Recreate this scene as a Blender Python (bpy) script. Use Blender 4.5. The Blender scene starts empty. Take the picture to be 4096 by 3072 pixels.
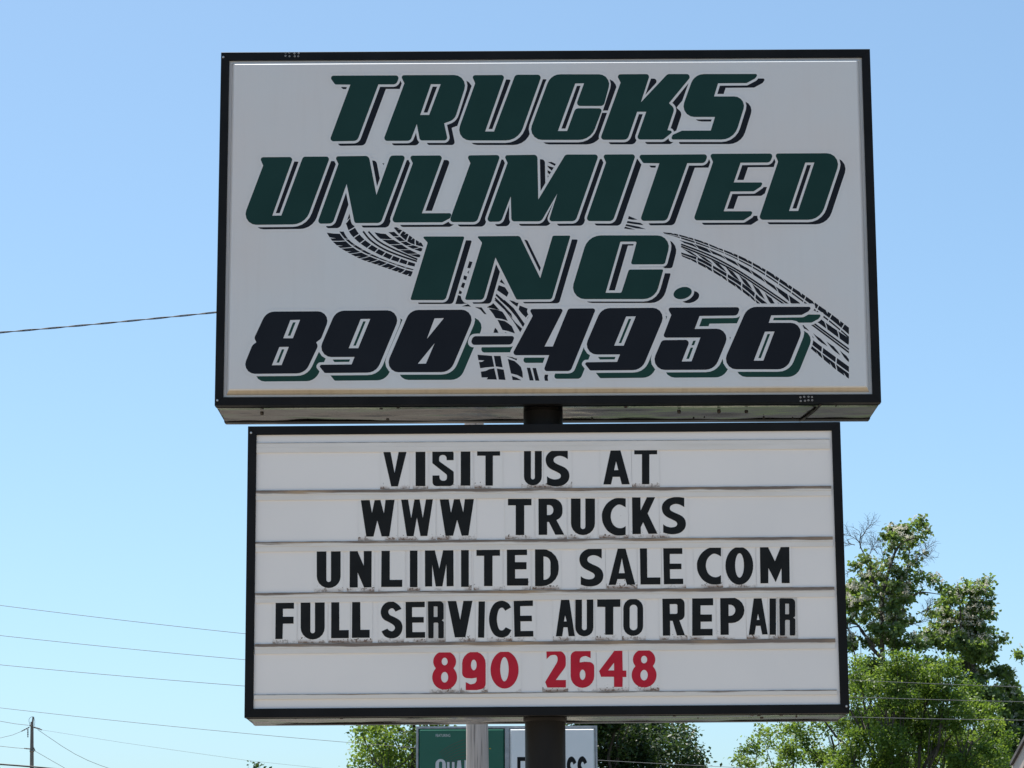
import bpy, bmesh, math, random
import numpy as np
from mathutils import Vector, Matrix
from mathutils.geometry import tessellate_polygon

random.seed(7)
rng = np.random.default_rng(11)
S = bpy.context.scene
COL = S.collection

# ------------------------------------------------------------------ camera
CAM_H = 1.6
F_PX, PITCH, ROLL = 10782.0, 0.2021, -0.0042       # focal length in photo pixels, tilt, roll
_c, _s = math.cos(PITCH), math.sin(PITCH)
_R = Vector((1, 0, 0)); _U = Vector((0, -_s, _c)); _Fw = Vector((0, _c, _s))
RIGHT = _R * math.cos(ROLL) + _U * math.sin(ROLL)
UP = _U * math.cos(ROLL) - _R * math.sin(ROLL)
CAM = Vector((0, 0, CAM_H))
cam = bpy.data.cameras.new('camera'); cam_o = bpy.data.objects.new('camera', cam); COL.objects.link(cam_o)
cam.sensor_width = 36.0; cam.lens = F_PX / 4096 * 36.0; cam.clip_end = 6000; cam.clip_start = 0.1
cam_o.matrix_world = Matrix(((RIGHT.x, UP.x, -_Fw.x, 0), (RIGHT.y, UP.y, -_Fw.y, 0), (RIGHT.z, UP.z, -_Fw.z, CAM_H), (0, 0, 0, 1)))
S.camera = cam_o

# ------------------------------------------------------------------ world, sun, exposure
SUN_EL, SUN_AZ = math.radians(70), math.radians(-38)     # azimuth measured from +Y towards +X
w = bpy.data.worlds.new('World'); S.world = w; w.use_nodes = True
nt = w.node_tree; bg = nt.nodes['Background']
sky = nt.nodes.new('ShaderNodeTexSky'); sky.sky_type = 'NISHITA'; sky.sun_disc = False
sky.sun_elevation = SUN_EL; sky.sun_rotation = SUN_AZ
sky.altitude = 150; sky.air_density = 0.74; sky.dust_density = 1.9; sky.ozone_density = 4.1
bg.inputs['Strength'].default_value = 0.122
tint = nt.nodes.new('ShaderNodeMix'); tint.data_type = 'RGBA'; tint.blend_type = 'MULTIPLY'; tint.inputs['Factor'].default_value = 1
tint.inputs['B'].default_value = (.955, 1.09, 1.01, 1)          # one white balance for the whole sky
nt.links.new(sky.outputs[0], tint.inputs['A']); nt.links.new(tint.outputs['Result'], bg.inputs['Color'])
sun = bpy.data.lights.new('sun', 'SUN'); sun.energy = 4.2; sun.angle = math.radians(0.53); sun.color = (1, .955, .89)
sun_o = bpy.data.objects.new('sun', sun); COL.objects.link(sun_o)
sd = Vector((math.cos(SUN_EL) * math.sin(SUN_AZ), math.cos(SUN_EL) * math.cos(SUN_AZ), math.sin(SUN_EL)))
sun_o.rotation_euler = sd.to_track_quat('Z', 'Y').to_euler()
S.view_settings.view_transform = 'Standard'; S.view_settings.look = 'None'
S.view_settings.exposure = 0.66; S.view_settings.gamma = 1.0; S.view_settings.use_curve_mapping = False

# ------------------------------------------------------------------ helpers
def ray(px, py):
    return (RIGHT * ((px - 2048) / F_PX) + UP * ((1536 - py) / F_PX) + _Fw)

def at(px, py, Y):
    d = ray(px, py); return CAM + d * (Y / d.y)

def tag(o, label=None, cat=None, group=None, kind=None):
    if label: o['label'] = label
    if cat: o['category'] = cat
    if group: o['group'] = group
    if kind: o['kind'] = kind
    return o

def empty(name, loc):
    o = bpy.data.objects.new(name, None); o.location = loc; o.empty_display_size = .2; COL.objects.link(o); return o

def link(name, me, mats, parent=None, mw=None):
    o = bpy.data.objects.new(name, me)
    if not isinstance(mats, (list, tuple)): mats = [mats]
    if len(me.materials) == 0:
        for m in mats: me.materials.append(m)
    COL.objects.link(o)
    if parent is not None:
        o.parent = parent
    if mw is not None: o.matrix_local = mw
    return o

class MB:
    """collects polygons of one mesh"""
    def __init__(s): s.v = []; s.f = []; s.m = []; s.smooth = []
    def poly(s, pts, mat=0, smooth=False):
        n = len(s.v); s.v += [tuple(p) for p in pts]; s.f.append(tuple(range(n, n + len(pts)))); s.m.append(mat); s.smooth.append(smooth)
    def faces(s, vs, fs, mat=0, smooth=False):
        n = len(s.v); s.v += [tuple(p) for p in vs]
        for f in fs: s.f.append(tuple(i + n for i in f)); s.m.append(mat); s.smooth.append(smooth)
    def box(s, a, b, mat=0):
        x0, y0, z0 = a; x1, y1, z1 = b
        s.faces([(x0,y0,z0),(x1,y0,z0),(x1,y1,z0),(x0,y1,z0),(x0,y0,z1),(x1,y0,z1),(x1,y1,z1),(x0,y1,z1)],
                [(0,3,2,1),(4,5,6,7),(0,1,5,4),(1,2,6,5),(2,3,7,6),(3,0,4,7)], mat)
    def tube(s, pts, rad, n=6, mat=0, cap=True):
        pts = [Vector(p) for p in pts]
        if not isinstance(rad, (list, tuple)): rad = [rad] * len(pts)
        vs = []; fs = []; prev = None
        for i, p in enumerate(pts):
            d = (pts[min(i+1, len(pts)-1)] - pts[max(i-1, 0)])
            d = d.normalized() if d.length > 1e-9 else Vector((0,0,1))
            if prev is None:
                a = d.cross(Vector((0,0,1)) if abs(d.z) < .9 else Vector((1,0,0))).normalized()
            else:
                a = (prev - d * prev.dot(d)); a = a.normalized() if a.length > 1e-6 else d.orthogonal().normalized()
            prev = a; b = d.cross(a)
            for k in range(n):
                t = 2*math.pi*k/n; vs.append(p + (a*math.cos(t) + b*math.sin(t)) * rad[i])
        for i in range(len(pts)-1):
            for k in range(n):
                k2 = (k+1) % n; fs.append((i*n+k, i*n+k2, (i+1)*n+k2, (i+1)*n+k))
        s.faces(vs, fs, mat, True)
        if cap:
            s.poly([vs[k] for k in range(n)][::-1], mat); s.poly([vs[(len(pts)-1)*n+k] for k in range(n)], mat)
    def build(s, name, mats, parent=None, mw=None):
        me = bpy.data.meshes.new(name); me.from_pydata(s.v, [], s.f)
        me.polygons.foreach_set('material_index', s.m); me.polygons.foreach_set('use_smooth', s.smooth)
        if not isinstance(mats, (list, tuple)): mats = [mats]
        for m in mats: me.materials.append(m)
        me.update()
        return link(name, me, mats, parent, mw)

# ------------------------------------------------------------------ materials
def new_mat(name):
    m = bpy.data.materials.new(name); m.use_nodes = True
    return m, m.node_tree, m.node_tree.nodes['Principled BSDF']

def N(t, typ, **kw):
    n = t.nodes.new(typ)
    for k, v in kw.items():
        if k.startswith('i_'): n.inputs[k[2:].replace('_', ' ')].default_value = v
        else: setattr(n, k, v)
    return n

def noise_mat(name, c1, c2, scale=8, rough=.6, metal=0, bump=0, stretch=(1,1,1), lo=.35, hi=.65, detail=6, bscale=None, spec=.5, coords='Object'):
    m, t, b = new_mat(name)
    tc = N(t, 'ShaderNodeTexCoord'); mp = N(t, 'ShaderNodeMapping'); mp.inputs['Scale'].default_value = stretch
    t.links.new(tc.outputs[coords], mp.inputs[0])
    nz = N(t, 'ShaderNodeTexNoise'); nz.inputs['Scale'].default_value = scale; nz.inputs['Detail'].default_value = detail
    t.links.new(mp.outputs[0], nz.inputs['Vector'])
    cr = N(t, 'ShaderNodeValToRGB'); cr.color_ramp.elements[0].position = lo; cr.color_ramp.elements[1].position = hi
    cr.color_ramp.elements[0].color = (*c1, 1); cr.color_ramp.elements[1].color = (*c2, 1)
    t.links.new(nz.outputs[0], cr.inputs[0]); t.links.new(cr.outputs[0], b.inputs['Base Color'])
    b.inputs['Roughness'].default_value = rough; b.inputs['Metallic'].default_value = metal
    b.inputs['Specular IOR Level'].default_value = spec
    if bump:
        n2 = N(t, 'ShaderNodeTexNoise'); n2.inputs['Scale'].default_value = bscale or scale * 3; n2.inputs['Detail'].default_value = 4
        t.links.new(mp.outputs[0], n2.inputs['Vector'])
        bp = N(t, 'ShaderNodeBump'); bp.inputs['Strength'].default_value = bump; bp.inputs['Distance'].default_value = .02
        t.links.new(n2.outputs[0], bp.inputs['Height']); t.links.new(bp.outputs[0], b.inputs['Normal'])
    return m

M = {}
M['frame'] = noise_mat('black_frame_paint', (.0065,.0068,.0075), (.0105,.011,.012), 5, .5, bump=.05, spec=.14)
M['post'] = noise_mat('black_post_paint', (.0095,.0092,.009), (.018,.0165,.0155), 6, .55, stretch=(1,1,.25), bump=.1, spec=.18)
M['soffit'] = noise_mat('cabinet_metal', (.022,.018,.015), (.095,.085,.075), 6.0, .13, bump=.35, bscale=2.2, metal=.8, stretch=(1,3,3), detail=8, spec=.5)
M['bolt'] = noise_mat('bolt_metal', (.05,.045,.04), (.12,.11,.1), 40, .5, metal=.5)
M['bright_screw'] = noise_mat('screw_metal', (.45,.46,.48), (.6,.6,.6), 60, .4, metal=.6)
M['green'] = noise_mat('green_vinyl', (.0108,.0405,.0375), (.0128,.0455,.0425), 4, .5, spec=.1)
M['green2'] = noise_mat('lighter_green_vinyl', (.013,.050,.042), (.015,.055,.046), 4, .5, spec=.1)
M['navy'] = noise_mat('dark_navy_vinyl', (.0105,.0130,.0190), (.0125,.0155,.022), 4, .5, spec=.1)
M['letter_black'] = noise_mat('black_letter_ink', (.0085,.0095,.010), (.013,.0142,.015), 12, .45, spec=.14)
M['letter_red'] = noise_mat('red_letter_ink', (.46,.017,.036), (.53,.02,.043), 10, .45, spec=.14)
M['wire'] = noise_mat('wire_jacket', (.035,.035,.036), (.06,.06,.06), 30, .6)
M['wire_pale'] = noise_mat('bare_wire', (.15,.155,.16), (.21,.21,.21), 30, .5)
M['farpole'] = noise_mat('far_pole_wood', (.15,.13,.12), (.22,.195,.18), 6, .8, stretch=(1,1,.1))
M['trunk'] = noise_mat('bark', (.05,.04,.032), (.11,.09,.075), 10, .9, stretch=(1,1,.3), bump=.4)
M['steel'] = noise_mat('galvanised_steel', (.35,.36,.37), (.45,.46,.47), 12, .45, metal=.3)
M['ground'] = noise_mat('pale_concrete_ground', (.27,.215,.155), (.35,.285,.21), .7, .9, bump=.2, bscale=20)
M['siding'] = noise_mat('beige_siding', (.42,.35,.29), (.5,.42,.36), 3, .7)
M['fascia'] = noise_mat('beige_fascia', (.45,.36,.31), (.52,.43,.37), 5, .6)
M['roof'] = noise_mat('roof_shingle', (.09,.08,.075), (.14,.125,.115), 14, .9, bump=.3)

def white_panel(name, base, var, drip):
    """white acrylic face: faint mottling, and brown run-off streaks where drip > 0"""
    m, t, b = new_mat(name)
    tc = N(t, 'ShaderNodeTexCoord')
    n1 = N(t, 'ShaderNodeTexNoise'); n1.inputs['Scale'].default_value = 1.6; n1.inputs['Detail'].default_value = 5
    t.links.new(tc.outputs['Object'], n1.inputs['Vector'])
    mx = N(t, 'ShaderNodeMix', data_type='RGBA'); mx.inputs['A'].default_value = (*base, 1); mx.inputs['B'].default_value = (*var, 1)
    cr = N(t, 'ShaderNodeMapRange'); cr.inputs['From Min'].default_value = .38; cr.inputs['From Max'].default_value = .68
    t.links.new(n1.outputs[0], cr.inputs[0]); t.links.new(cr.outputs[0], mx.inputs['Factor'])
    mp = N(t, 'ShaderNodeMapping'); mp.inputs['Scale'].default_value = (26, 1, 2.2); t.links.new(tc.outputs['Object'], mp.inputs[0])
    n2 = N(t, 'ShaderNodeTexNoise'); n2.inputs['Scale'].default_value = 1.0; n2.inputs['Detail'].default_value = 5; t.links.new(mp.outputs[0], n2.inputs['Vector'])
    r2 = N(t, 'ShaderNodeMapRange'); r2.inputs['From Min'].default_value = .5; r2.inputs['From Max'].default_value = .75
    r2.inputs['To Max'].default_value = drip
    t.links.new(n2.outputs[0], r2.inputs[0])
    m2 = N(t, 'ShaderNodeMix', data_type='RGBA'); m2.inputs['B'].default_value = (.25, .19, .13, 1)
    t.links.new(mx.outputs['Result'], m2.inputs['A']); t.links.new(r2.outputs[0], m2.inputs['Factor'])
    t.links.new(m2.outputs['Result'], b.inputs['Base Color'])
    b.inputs['Roughness'].default_value = .35; b.inputs['Specular IOR Level'].default_value = .35
    return m

M['face'] = white_panel('white_sign_face', (.625,.655,.68), (.64,.635,.64), .03)
M['face_lip_bounce'] = white_panel('bounce_tan_face_lip', (.62,.56,.46), (.55,.49,.39), .3)  # tan of the ground bounce painted into the lower bevel; streaks are run-off
M['board'] = white_panel('white_board_face', (.84,.82,.80), (.80,.785,.77), 0.0)

def rail_mat(name, strong, seed):
    """off-white plastic letter track with dark dirt smears lying along its top edge"""
    m, t, b = new_mat(name)
    tc = N(t, 'ShaderNodeTexCoord'); mp = N(t, 'ShaderNodeMapping')
    mp.inputs['Scale'].default_value = (2.2, 1, 55); mp.inputs['Location'].default_value = (seed * 3.7, 0, seed)
    t.links.new(tc.outputs['Object'], mp.inputs[0])
    nz = N(t, 'ShaderNodeTexNoise'); nz.inputs['Scale'].default_value = 1.3; nz.inputs['Detail'].default_value = 9; nz.inputs['Roughness'].default_value = .68
    t.links.new(mp.outputs[0], nz.inputs['Vector'])
    gz = N(t, 'ShaderNodeSeparateXYZ'); t.links.new(tc.outputs['Generated'], gz.inputs[0])
    gr = N(t, 'ShaderNodeMapRange'); gr.inputs['From Min'].default_value = .48; gr.inputs['From Max'].default_value = .93 - .12 * strong
    gr.inputs['To Min'].default_value = -.22; gr.inputs['To Max'].default_value = .12 + .21 * strong; t.links.new(gz.outputs[2], gr.inputs[0])
    ad = N(t, 'ShaderNodeMath', operation='ADD'); t.links.new(nz.outputs[0], ad.inputs[0]); t.links.new(gr.outputs[0], ad.inputs[1])
    r = N(t, 'ShaderNodeMapRange'); r.inputs['From Min'].default_value = .58 - .14 * strong; r.inputs['From Max'].default_value = .74 - .12 * strong
    r.inputs['To Max'].default_value = .9
    t.links.new(ad.outputs[0], r.inputs[0])
    n3 = N(t, 'ShaderNodeTexNoise'); n3.inputs['Scale'].default_value = 2.3; t.links.new(tc.outputs['Object'], n3.inputs['Vector'])
    dc = N(t, 'ShaderNodeMix', data_type='RGBA'); dc.inputs['A'].default_value = (.13,.088,.063,1); dc.inputs['B'].default_value = (.36,.24,.13,1)
    r3 = N(t, 'ShaderNodeMapRange'); r3.inputs['From Min'].default_value = .52; r3.inputs['From Max'].default_value = .68; t.links.new(n3.outputs[0], r3.inputs[0])
    t.links.new(r3.outputs[0], dc.inputs['Factor'])
    mx = N(t, 'ShaderNodeMix', data_type='RGBA'); mx.inputs['A'].default_value = (.75,.72,.67,1)
    t.links.new(dc.outputs['Result'], mx.inputs['B']); t.links.new(r.outputs[0], mx.inputs['Factor'])
    t.links.new(mx.outputs['Result'], b.inputs['Base Color']); b.inputs['Roughness'].default_value = .45; b.inputs['Specular IOR Level'].default_value = .3
    return m

def tile_mat(name, base):
    """clear-backed letter panel: dirt specks gather along its foot (object z = 0 is the foot)"""
    m, t, b = new_mat(name)
    tc = N(t, 'ShaderNodeTexCoord'); oi = N(t, 'ShaderNodeObjectInfo')
    ad = N(t, 'ShaderNodeVectorMath', operation='ADD'); t.links.new(tc.outputs['Object'], ad.inputs[0])
    sc = N(t, 'ShaderNodeMath', operation='MULTIPLY'); sc.inputs[1].default_value = 37.0; t.links.new(oi.outputs['Random'], sc.inputs[0])
    t.links.new(sc.outputs[0], ad.inputs[1])
    vo = N(t, 'ShaderNodeTexNoise'); vo.inputs['Scale'].default_value = 85; vo.inputs['Detail'].default_value = 3; t.links.new(ad.outputs[0], vo.inputs['Vector'])
    sx = N(t, 'ShaderNodeSeparateXYZ'); t.links.new(tc.outputs['Object'], sx.inputs[0])
    g = N(t, 'ShaderNodeMapRange'); g.inputs['From Min'].default_value = .0; g.inputs['From Max'].default_value = .05
    g.inputs['To Min'].default_value = .50; g.inputs['To Max'].default_value = .78; t.links.new(sx.outputs[2], g.inputs[0])
    gt = N(t, 'ShaderNodeMath', operation='GREATER_THAN'); t.links.new(vo.outputs[0], gt.inputs[0]); t.links.new(g.outputs[0], gt.inputs[1])
    big = N(t, 'ShaderNodeTexNoise'); big.inputs['Scale'].default_value = 9; t.links.new(ad.outputs[0], big.inputs['Vector'])
    gb = N(t, 'ShaderNodeMapRange'); gb.inputs['From Min'].default_value = .42; gb.inputs['From Max'].default_value = .6; t.links.new(big.outputs[0], gb.inputs[0])
    mu = N(t, 'ShaderNodeMath', operation='MULTIPLY'); t.links.new(gt.outputs[0], mu.inputs[0]); t.links.new(gb.outputs[0], mu.inputs[1])
    mx = N(t, 'ShaderNodeMix', data_type='RGBA'); mx.inputs['A'].default_value = (*base, 1); mx.inputs['B'].default_value = (.13, .10, .075, 1)
    t.links.new(mu.outputs[0], mx.inputs['Factor'])
    ft = N(t, 'ShaderNodeMapRange'); ft.inputs['From Min'].default_value = .004; ft.inputs['From Max'].default_value = .02
    ft.inputs['To Min'].default_value = .85; ft.inputs['To Max'].default_value = 0; t.links.new(sx.outputs[2], ft.inputs[0])
    mf = N(t, 'ShaderNodeMath', operation='MULTIPLY'); t.links.new(ft.outputs[0], mf.inputs[0]); t.links.new(gb.outputs[0], mf.inputs[1])
    m2 = N(t, 'ShaderNodeMix', data_type='RGBA'); m2.inputs['B'].default_value = (.24, .155, .11, 1)
    t.links.new(mx.outputs['Result'], m2.inputs['A']); t.links.new(mf.outputs[0], m2.inputs['Factor'])
    t.links.new(m2.outputs['Result'], b.inputs['Base Color']); b.inputs['Roughness'].default_value = .3; b.inputs['Specular IOR Level'].default_value = .3
    return m
M['tile'] = tile_mat('clear_letter_panel', (.81,.795,.775))
M['tile_grey'] = tile_mat('aged_letter_panel', (.60,.585,.56))

def wood_pole_mat():
    m, t, b = new_mat('weathered_pole_wood')
    tc = N(t, 'ShaderNodeTexCoord'); mp = N(t, 'ShaderNodeMapping'); mp.inputs['Scale'].default_value = (22, 22, .9); t.links.new(tc.outputs['Object'], mp.inputs[0])
    nz = N(t, 'ShaderNodeTexNoise'); nz.inputs['Scale'].default_value = 2; nz.inputs['Detail'].default_value = 8; t.links.new(mp.outputs[0], nz.inputs['Vector'])
    cr = N(t, 'ShaderNodeValToRGB'); e = cr.color_ramp.elements
    e[0].position = .28; e[0].color = (.11,.095,.085,1); e[1].position = .68; e[1].color = (.68,.575,.50,1)
    k = e.new(.40); k.color = (.50,.42,.36,1)
    t.links.new(nz.outputs[0], cr.inputs[0]); t.links.new(cr.outputs[0], b.inputs['Base Color']); b.inputs['Roughness'].default_value = .85
    bp = N(t, 'ShaderNodeBump'); bp.inputs['Strength'].default_value = .5; bp.inputs['Distance'].default_value = .02
    t.links.new(nz.outputs[0], bp.inputs['Height']); t.links.new(bp.outputs[0], b.inputs['Normal'])
    return m
M['woodpole'] = wood_pole_mat()

def leaf_mat(name, c1, c2, c3, trans, tcol):
    m, t, b = new_mat(name)
    at_ = N(t, 'ShaderNodeAttribute'); at_.attribute_name = 'tint'
    cr = N(t, 'ShaderNodeValToRGB'); e = cr.color_ramp.elements
    e[0].color = (*c1, 1); e[1].color = (*c3, 1); k = e.new(.5); k.color = (*c2, 1)
    t.links.new(at_.outputs['Fac'], cr.inputs[0]); t.links.new(cr.outputs[0], b.inputs['Base Color'])
    b.inputs['Roughness'].default_value = .45; b.inputs['Specular IOR Level'].default_value = .4
    tr = N(t, 'ShaderNodeBsdfTranslucent')
    mc = N(t, 'ShaderNodeMix', data_type='RGBA', blend_type='MULTIPLY'); mc.inputs['Factor'].default_value = 1
    mc.inputs['B'].default_value = (*tcol, 1); t.links.new(cr.outputs[0], mc.inputs['A']); t.links.new(mc.outputs['Result'], tr.inputs['Color'])
    mx = N(t, 'ShaderNodeMixShader'); mx.inputs[0].default_value = trans
    t.links.new(b.outputs[0], mx.inputs[1]); t.links.new(tr.outputs[0], mx.inputs[2])
    t.links.new(mx.outputs[0], t.nodes['Material Output'].inputs['Surface'])
    return m
M['leaf_bright'] = leaf_mat('bright_green_leaf', (.06,.115,.026), (.122,.20,.042), (.20,.28,.078), .48, (1.6,1.5,.7))
M['leaf_left'] = leaf_mat('yellow_green_leaf', (.075,.135,.034), (.14,.225,.05), (.22,.30,.08), .5, (1.6,1.5,.75))
M['leaf_dark'] = leaf_mat('dark_green_leaf', (.018,.036,.013), (.034,.062,.02), (.075,.115,.04), .3, (1.4,1.5,.7))
M['leaf_catalpa'] = leaf_mat('catalpa_leaf', (.075,.118,.045), (.135,.19,.068), (.22,.28,.11), .48, (1.5,1.6,.7))
M['blossom'] = leaf_mat('catalpa_blossom', (.52,.50,.40), (.68,.64,.54), (.80,.76,.68), .45, (1,1,1))

# ------------------------------------------------------------------ outline tools (photo pixels -> sign plane)
def area(p): return .5 * sum(p[i][0]*p[(i+1) % len(p)][1] - p[(i+1) % len(p)][0]*p[i][1] for i in range(len(p)))

def fillet(p, seg=5):
    out = []; n = len(p)
    for i in range(n):
        x, y = p[i][0], p[i][1]; r = p[i][2] if len(p[i]) > 2 else 0
        if r <= .01: out.append((x, y)); continue
        a = Vector((p[i-1][0]-x, p[i-1][1]-y)); b = Vector((p[(i+1) % n][0]-x, p[(i+1) % n][1]-y))
        la, lb = a.length, b.length
        if la < 1e-6 or lb < 1e-6: out.append((x, y)); continue
        a /= la; b /= lb; cs = max(-1, min(1, a.dot(b))); ang = math.acos(cs)
        if ang > math.pi - .02 or ang < .02: out.append((x, y)); continue
        d = min(r / math.tan(ang/2), la*.5 if p[i-1][2:] and p[i-1][2] > 0 else la*.98, lb*.5 if p[(i+1) % n][2:] and p[(i+1) % n][2] > 0 else lb*.98)
        A = Vector((x, y)) + a*d; B = Vector((x, y)) + b*d; V = Vector((x, y))
        # circular-ish arc: rational quadratic with the weight of a true arc
        wgt = math.sin(ang/2)
        for k in range(seg+1):
            t = k/seg; c0 = (1-t)**2; c1 = 2*t*(1-t)*wgt; c2 = t*t; ss = c0+c1+c2
            q = (A*c0 + V*c1 + B*c2)/ss; out.append((q.x, q.y))
    return out

def offset(p, d):
    """grow the inked side by d (p is an outer ring when d > 0 after orientation); fillet radii follow"""
    n = len(p); sgn = 1 if area(p) > 0 else -1; out = []
    for i in range(n):
        x, y = p[i][0], p[i][1]; r = p[i][2] if len(p[i]) > 2 else 0
        e1 = Vector((x-p[i-1][0], y-p[i-1][1])).normalized(); e2 = Vector((p[(i+1) % n][0]-x, p[(i+1) % n][1]-y)).normalized()
        n1 = Vector((e1.y, -e1.x))*sgn; n2 = Vector((e2.y, -e2.x))*sgn
        m = n1+n2
        if m.length < 1e-3: m = n1.copy()
        m.normalize(); c = max(m.dot(n1), .28)
        cross = (e1.x*e2.y - e1.y*e2.x)*sgn
        if cross > 0: c = max(c, .45)
        q = Vector((x, y)) + m*(d/c)
        r2 = (r + d if cross > 0 else max(r - d, 0)) if d > 0 else (max(r + d, 0) if cross > 0 else r - d)
        if cross > 0 and r == 0 and d > 0: r2 = d * .6
        out.append((q.x, q.y, r2))
    return out

def grow(contours, d):
    out = [offset(contours[0], d)]
    for h in contours[1:]:
        g = offset(h, -d)
        if area(g) * area(h) > 0 and abs(area(g)) < abs(area(h)): out.append(g)
    return out

def shift(contours, dx, dy): return [[(q[0]+dx, q[1]+dy, *q[2:]) for q in c] for c in contours]

def zoomed(contours, ox, oy, s): return [[(ox+q[0]*s, oy+q[1]*s, (q[2]*s if len(q) > 2 else 0)) for q in c] for c in contours]

def flat(mb, contours, plane, mat=0):
    """fill contours (with holes) on a plane function (px,py)->Vector"""
    rings = [fillet(c) for c in contours]
    rings = [[plane(x, y) for x, y in r] for r in rings]
    tris = tessellate_polygon([[Vector((q.x, q.z, 0)) for q in r] for r in rings])
    vs = [q for r in rings for q in r]; fs = []
    for t in tris:
        a, b, c = (vs[i] for i in t)
        if (b-a).cross(c-a).y > 0: t = (t[0], t[2], t[1])
        fs.append(tuple(t))
    mb.faces(vs, fs, mat)

def plane_of(mw, y):
    inv = mw.inverted(); o = inv @ CAM; rot = inv.to_3x3()
    def f(px, py):
        d = rot @ ray(px, py); return o + d*((y-o.y)/d.y)
    return f

def crom(pts, seg=4):
    """closed smooth outline; entries with a third value True are sharp corners"""
    n = len(pts); out = []
    for i in range(n):
        p1, p2 = pts[i], pts[(i+1) % n]
        p0 = pts[i-1] if not (len(p1) > 2) else p1
        p3 = pts[(i+2) % n] if not (len(p2) > 2) else p2
        for k in range(seg):
            t = k/seg; q = []
            for a in (0, 1):
                q.append(.5*((2*p1[a]) + (-p0[a]+p2[a])*t + (2*p0[a]-5*p1[a]+4*p2[a]-p3[a])*t*t + (-p0[a]+3*p1[a]-3*p2[a]+p3[a])*t**3))
            out.append((q[0], q[1]))
    return out

def ell(cx, cy, rx, ry, n=28, rot=0):
    return [(cx+rx*math.cos(2*math.pi*k/n)*math.cos(rot)-ry*math.sin(2*math.pi*k/n)*math.sin(rot),
             cy+rx*math.cos(2*math.pi*k/n)*math.sin(rot)+ry*math.sin(2*math.pi*k/n)*math.cos(rot)) for k in range(n)]

# ------------------------------------------------------------------ ground
g = MB(); g.poly([(-2500,-2500,0),(2500,-2500,0),(2500,2500,0),(-2500,2500,0)])
tag(g.build('ground', M['ground']), kind='structure')

def slab(name, mat, x0, y0, x1, y1, z):
    m = MB(); m.poly([(x0,y0,z),(x1,y0,z),(x1,y1,z),(x0,y1,z)]); return tag(m.build(name, mat), kind='structure')
M['asphalt'] = noise_mat('asphalt', (.045,.044,.043), (.075,.073,.07), 3, .9, bump=.3, bscale=60)
M['added_lawn'] = noise_mat('added_lawn', (.035,.055,.018), (.075,.095,.035), 2.5, .95, bump=.5, bscale=40)
slab('added_asphalt_strip', M['asphalt'], -300, 19, 300, 27.5, .004)  # unseen asphalt strip, added for the cabinet undersides to reflect
slab('added_lawn', M['added_lawn'], 1.2, 37, 300, 140, .004)  # unseen grass, added to turn the right part of the undersides greenish
slab('added_lawn', M['added_lawn'], -300, 48, 1.2, 140, .004)  # added grass further back, out of view, also there for the reflection
M['gravel'] = noise_mat('gravel_patch', (.085,.072,.058), (.15,.128,.105), 4, .95, bump=.3, bscale=50)
slab('added_gravel_patch', M['gravel'], -300, 28.5, .48, 47.9, .004)  # unseen dark gravel, added to darken what the left undersides mirror
slab('added_asphalt_patch', M['asphalt'], .5, 27.6, 9, 36.9, .004)  # dark asphalt patch out of view, added for the right-hand reflection

# ------------------------------------------------------------------ the pole sign
SIGN_Y = 13.0
sign = empty('pole_sign', (0.17, SIGN_Y + .25, 0))
tag(sign, 'tall black framed truck shop sign above a white changeable letter board on one post', 'business sign')

def cab_matrix(x, z, yaw, roll): return Matrix.Translation((x, SIGN_Y, z)) @ Matrix.Rotation(yaw, 4, 'Z') @ Matrix.Rotation(-roll, 4, 'Y')
UPPER = dict(x=.1757, z=3.4726+CAM_H, yaw=-.0029, roll=0, w=3.2775, h=1.8187, d=.494)
LOWER = dict(x=.1587, z=1.7507+CAM_H, yaw=-.0017, roll=.0032, w=2.9069, h=1.4238, d=.497)
SIGN_INV = Matrix.Translation(-sign.location)

def soffit_bump(u, v, seed, amp):
    from mathutils import noise
    a = noise.noise(Vector((u*1.9+seed, v*2.6, seed)))*.62 + noise.noise(Vector((u*6+seed, v*4, 3.1)))*.26 + .55
    edge = min(1, v*6, (1-v)*6, 1)
    return a*amp*max(edge, 0)

def cabinet(name, C, seed):
    w2, h2, d = C['w']/2, C['h']/2, C['d']; mb = MB()
    # sides, top, back
    y0, y1 = .055, d-.055
    mb.poly([(-w2+.004,y0,h2-.004),(w2-.004,y0,h2-.004),(w2-.004,y1,h2-.004),(-w2+.004,y1,h2-.004)])
    mb.poly([(-w2+.004,y0,-h2),(-w2+.004,y0,h2-.004),(-w2+.004,y1,h2-.004),(-w2+.004,y1,-h2)])
    mb.poly([(w2-.004,y0,h2-.004),(w2-.004,y0,-h2),(w2-.004,y1,-h2),(w2-.004,y1,h2-.004)])
    mb.box((-w2+.03, y1, -h2+.03), (w2-.03, d-.012, h2-.03))           # rear face
    nx, ny = 150, 14; vs = []; fs = []
    for j in range(ny+1):
        for i in range(nx+1):
            u = i/nx; v = j/ny
            x = (-w2+.004) + (2*w2-.008)*u; y = .061 + (d-.061)*v
            vs.append((x, y, -h2-.0022+soffit_bump(x, v, seed, .011)))
    for j in range(ny):
        for i in range(nx):
            a = j*(nx+1)+i; fs.append((a, a+nx+1, a+nx+2, a+1))
    mb.faces(vs, fs, 0, True)
    mw = cab_matrix(C['x'], C['z'], C['yaw'], C['roll'])
    o = mb.build(name, M['soffit'], sign, SIGN_INV @ mw)
    # bolts and screws standing out of the underside
    b = MB(); r = random.Random(seed)
    for k in range(15):
        x = r.uniform(-w2+.1, w2-.1); y = r.choice([.09, .25, .40]) + r.uniform(-.02, .02); rr = r.choice([.004, .005, .006, .010])
        b.tube([(x, y, -h2+.008), (x, y, -h2-rr*.3)], [rr, rr*.8], 8)
    b.build('underside_bolts', M['bolt'], o)['kind'] = 'stuff'
    return o, mw

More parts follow.
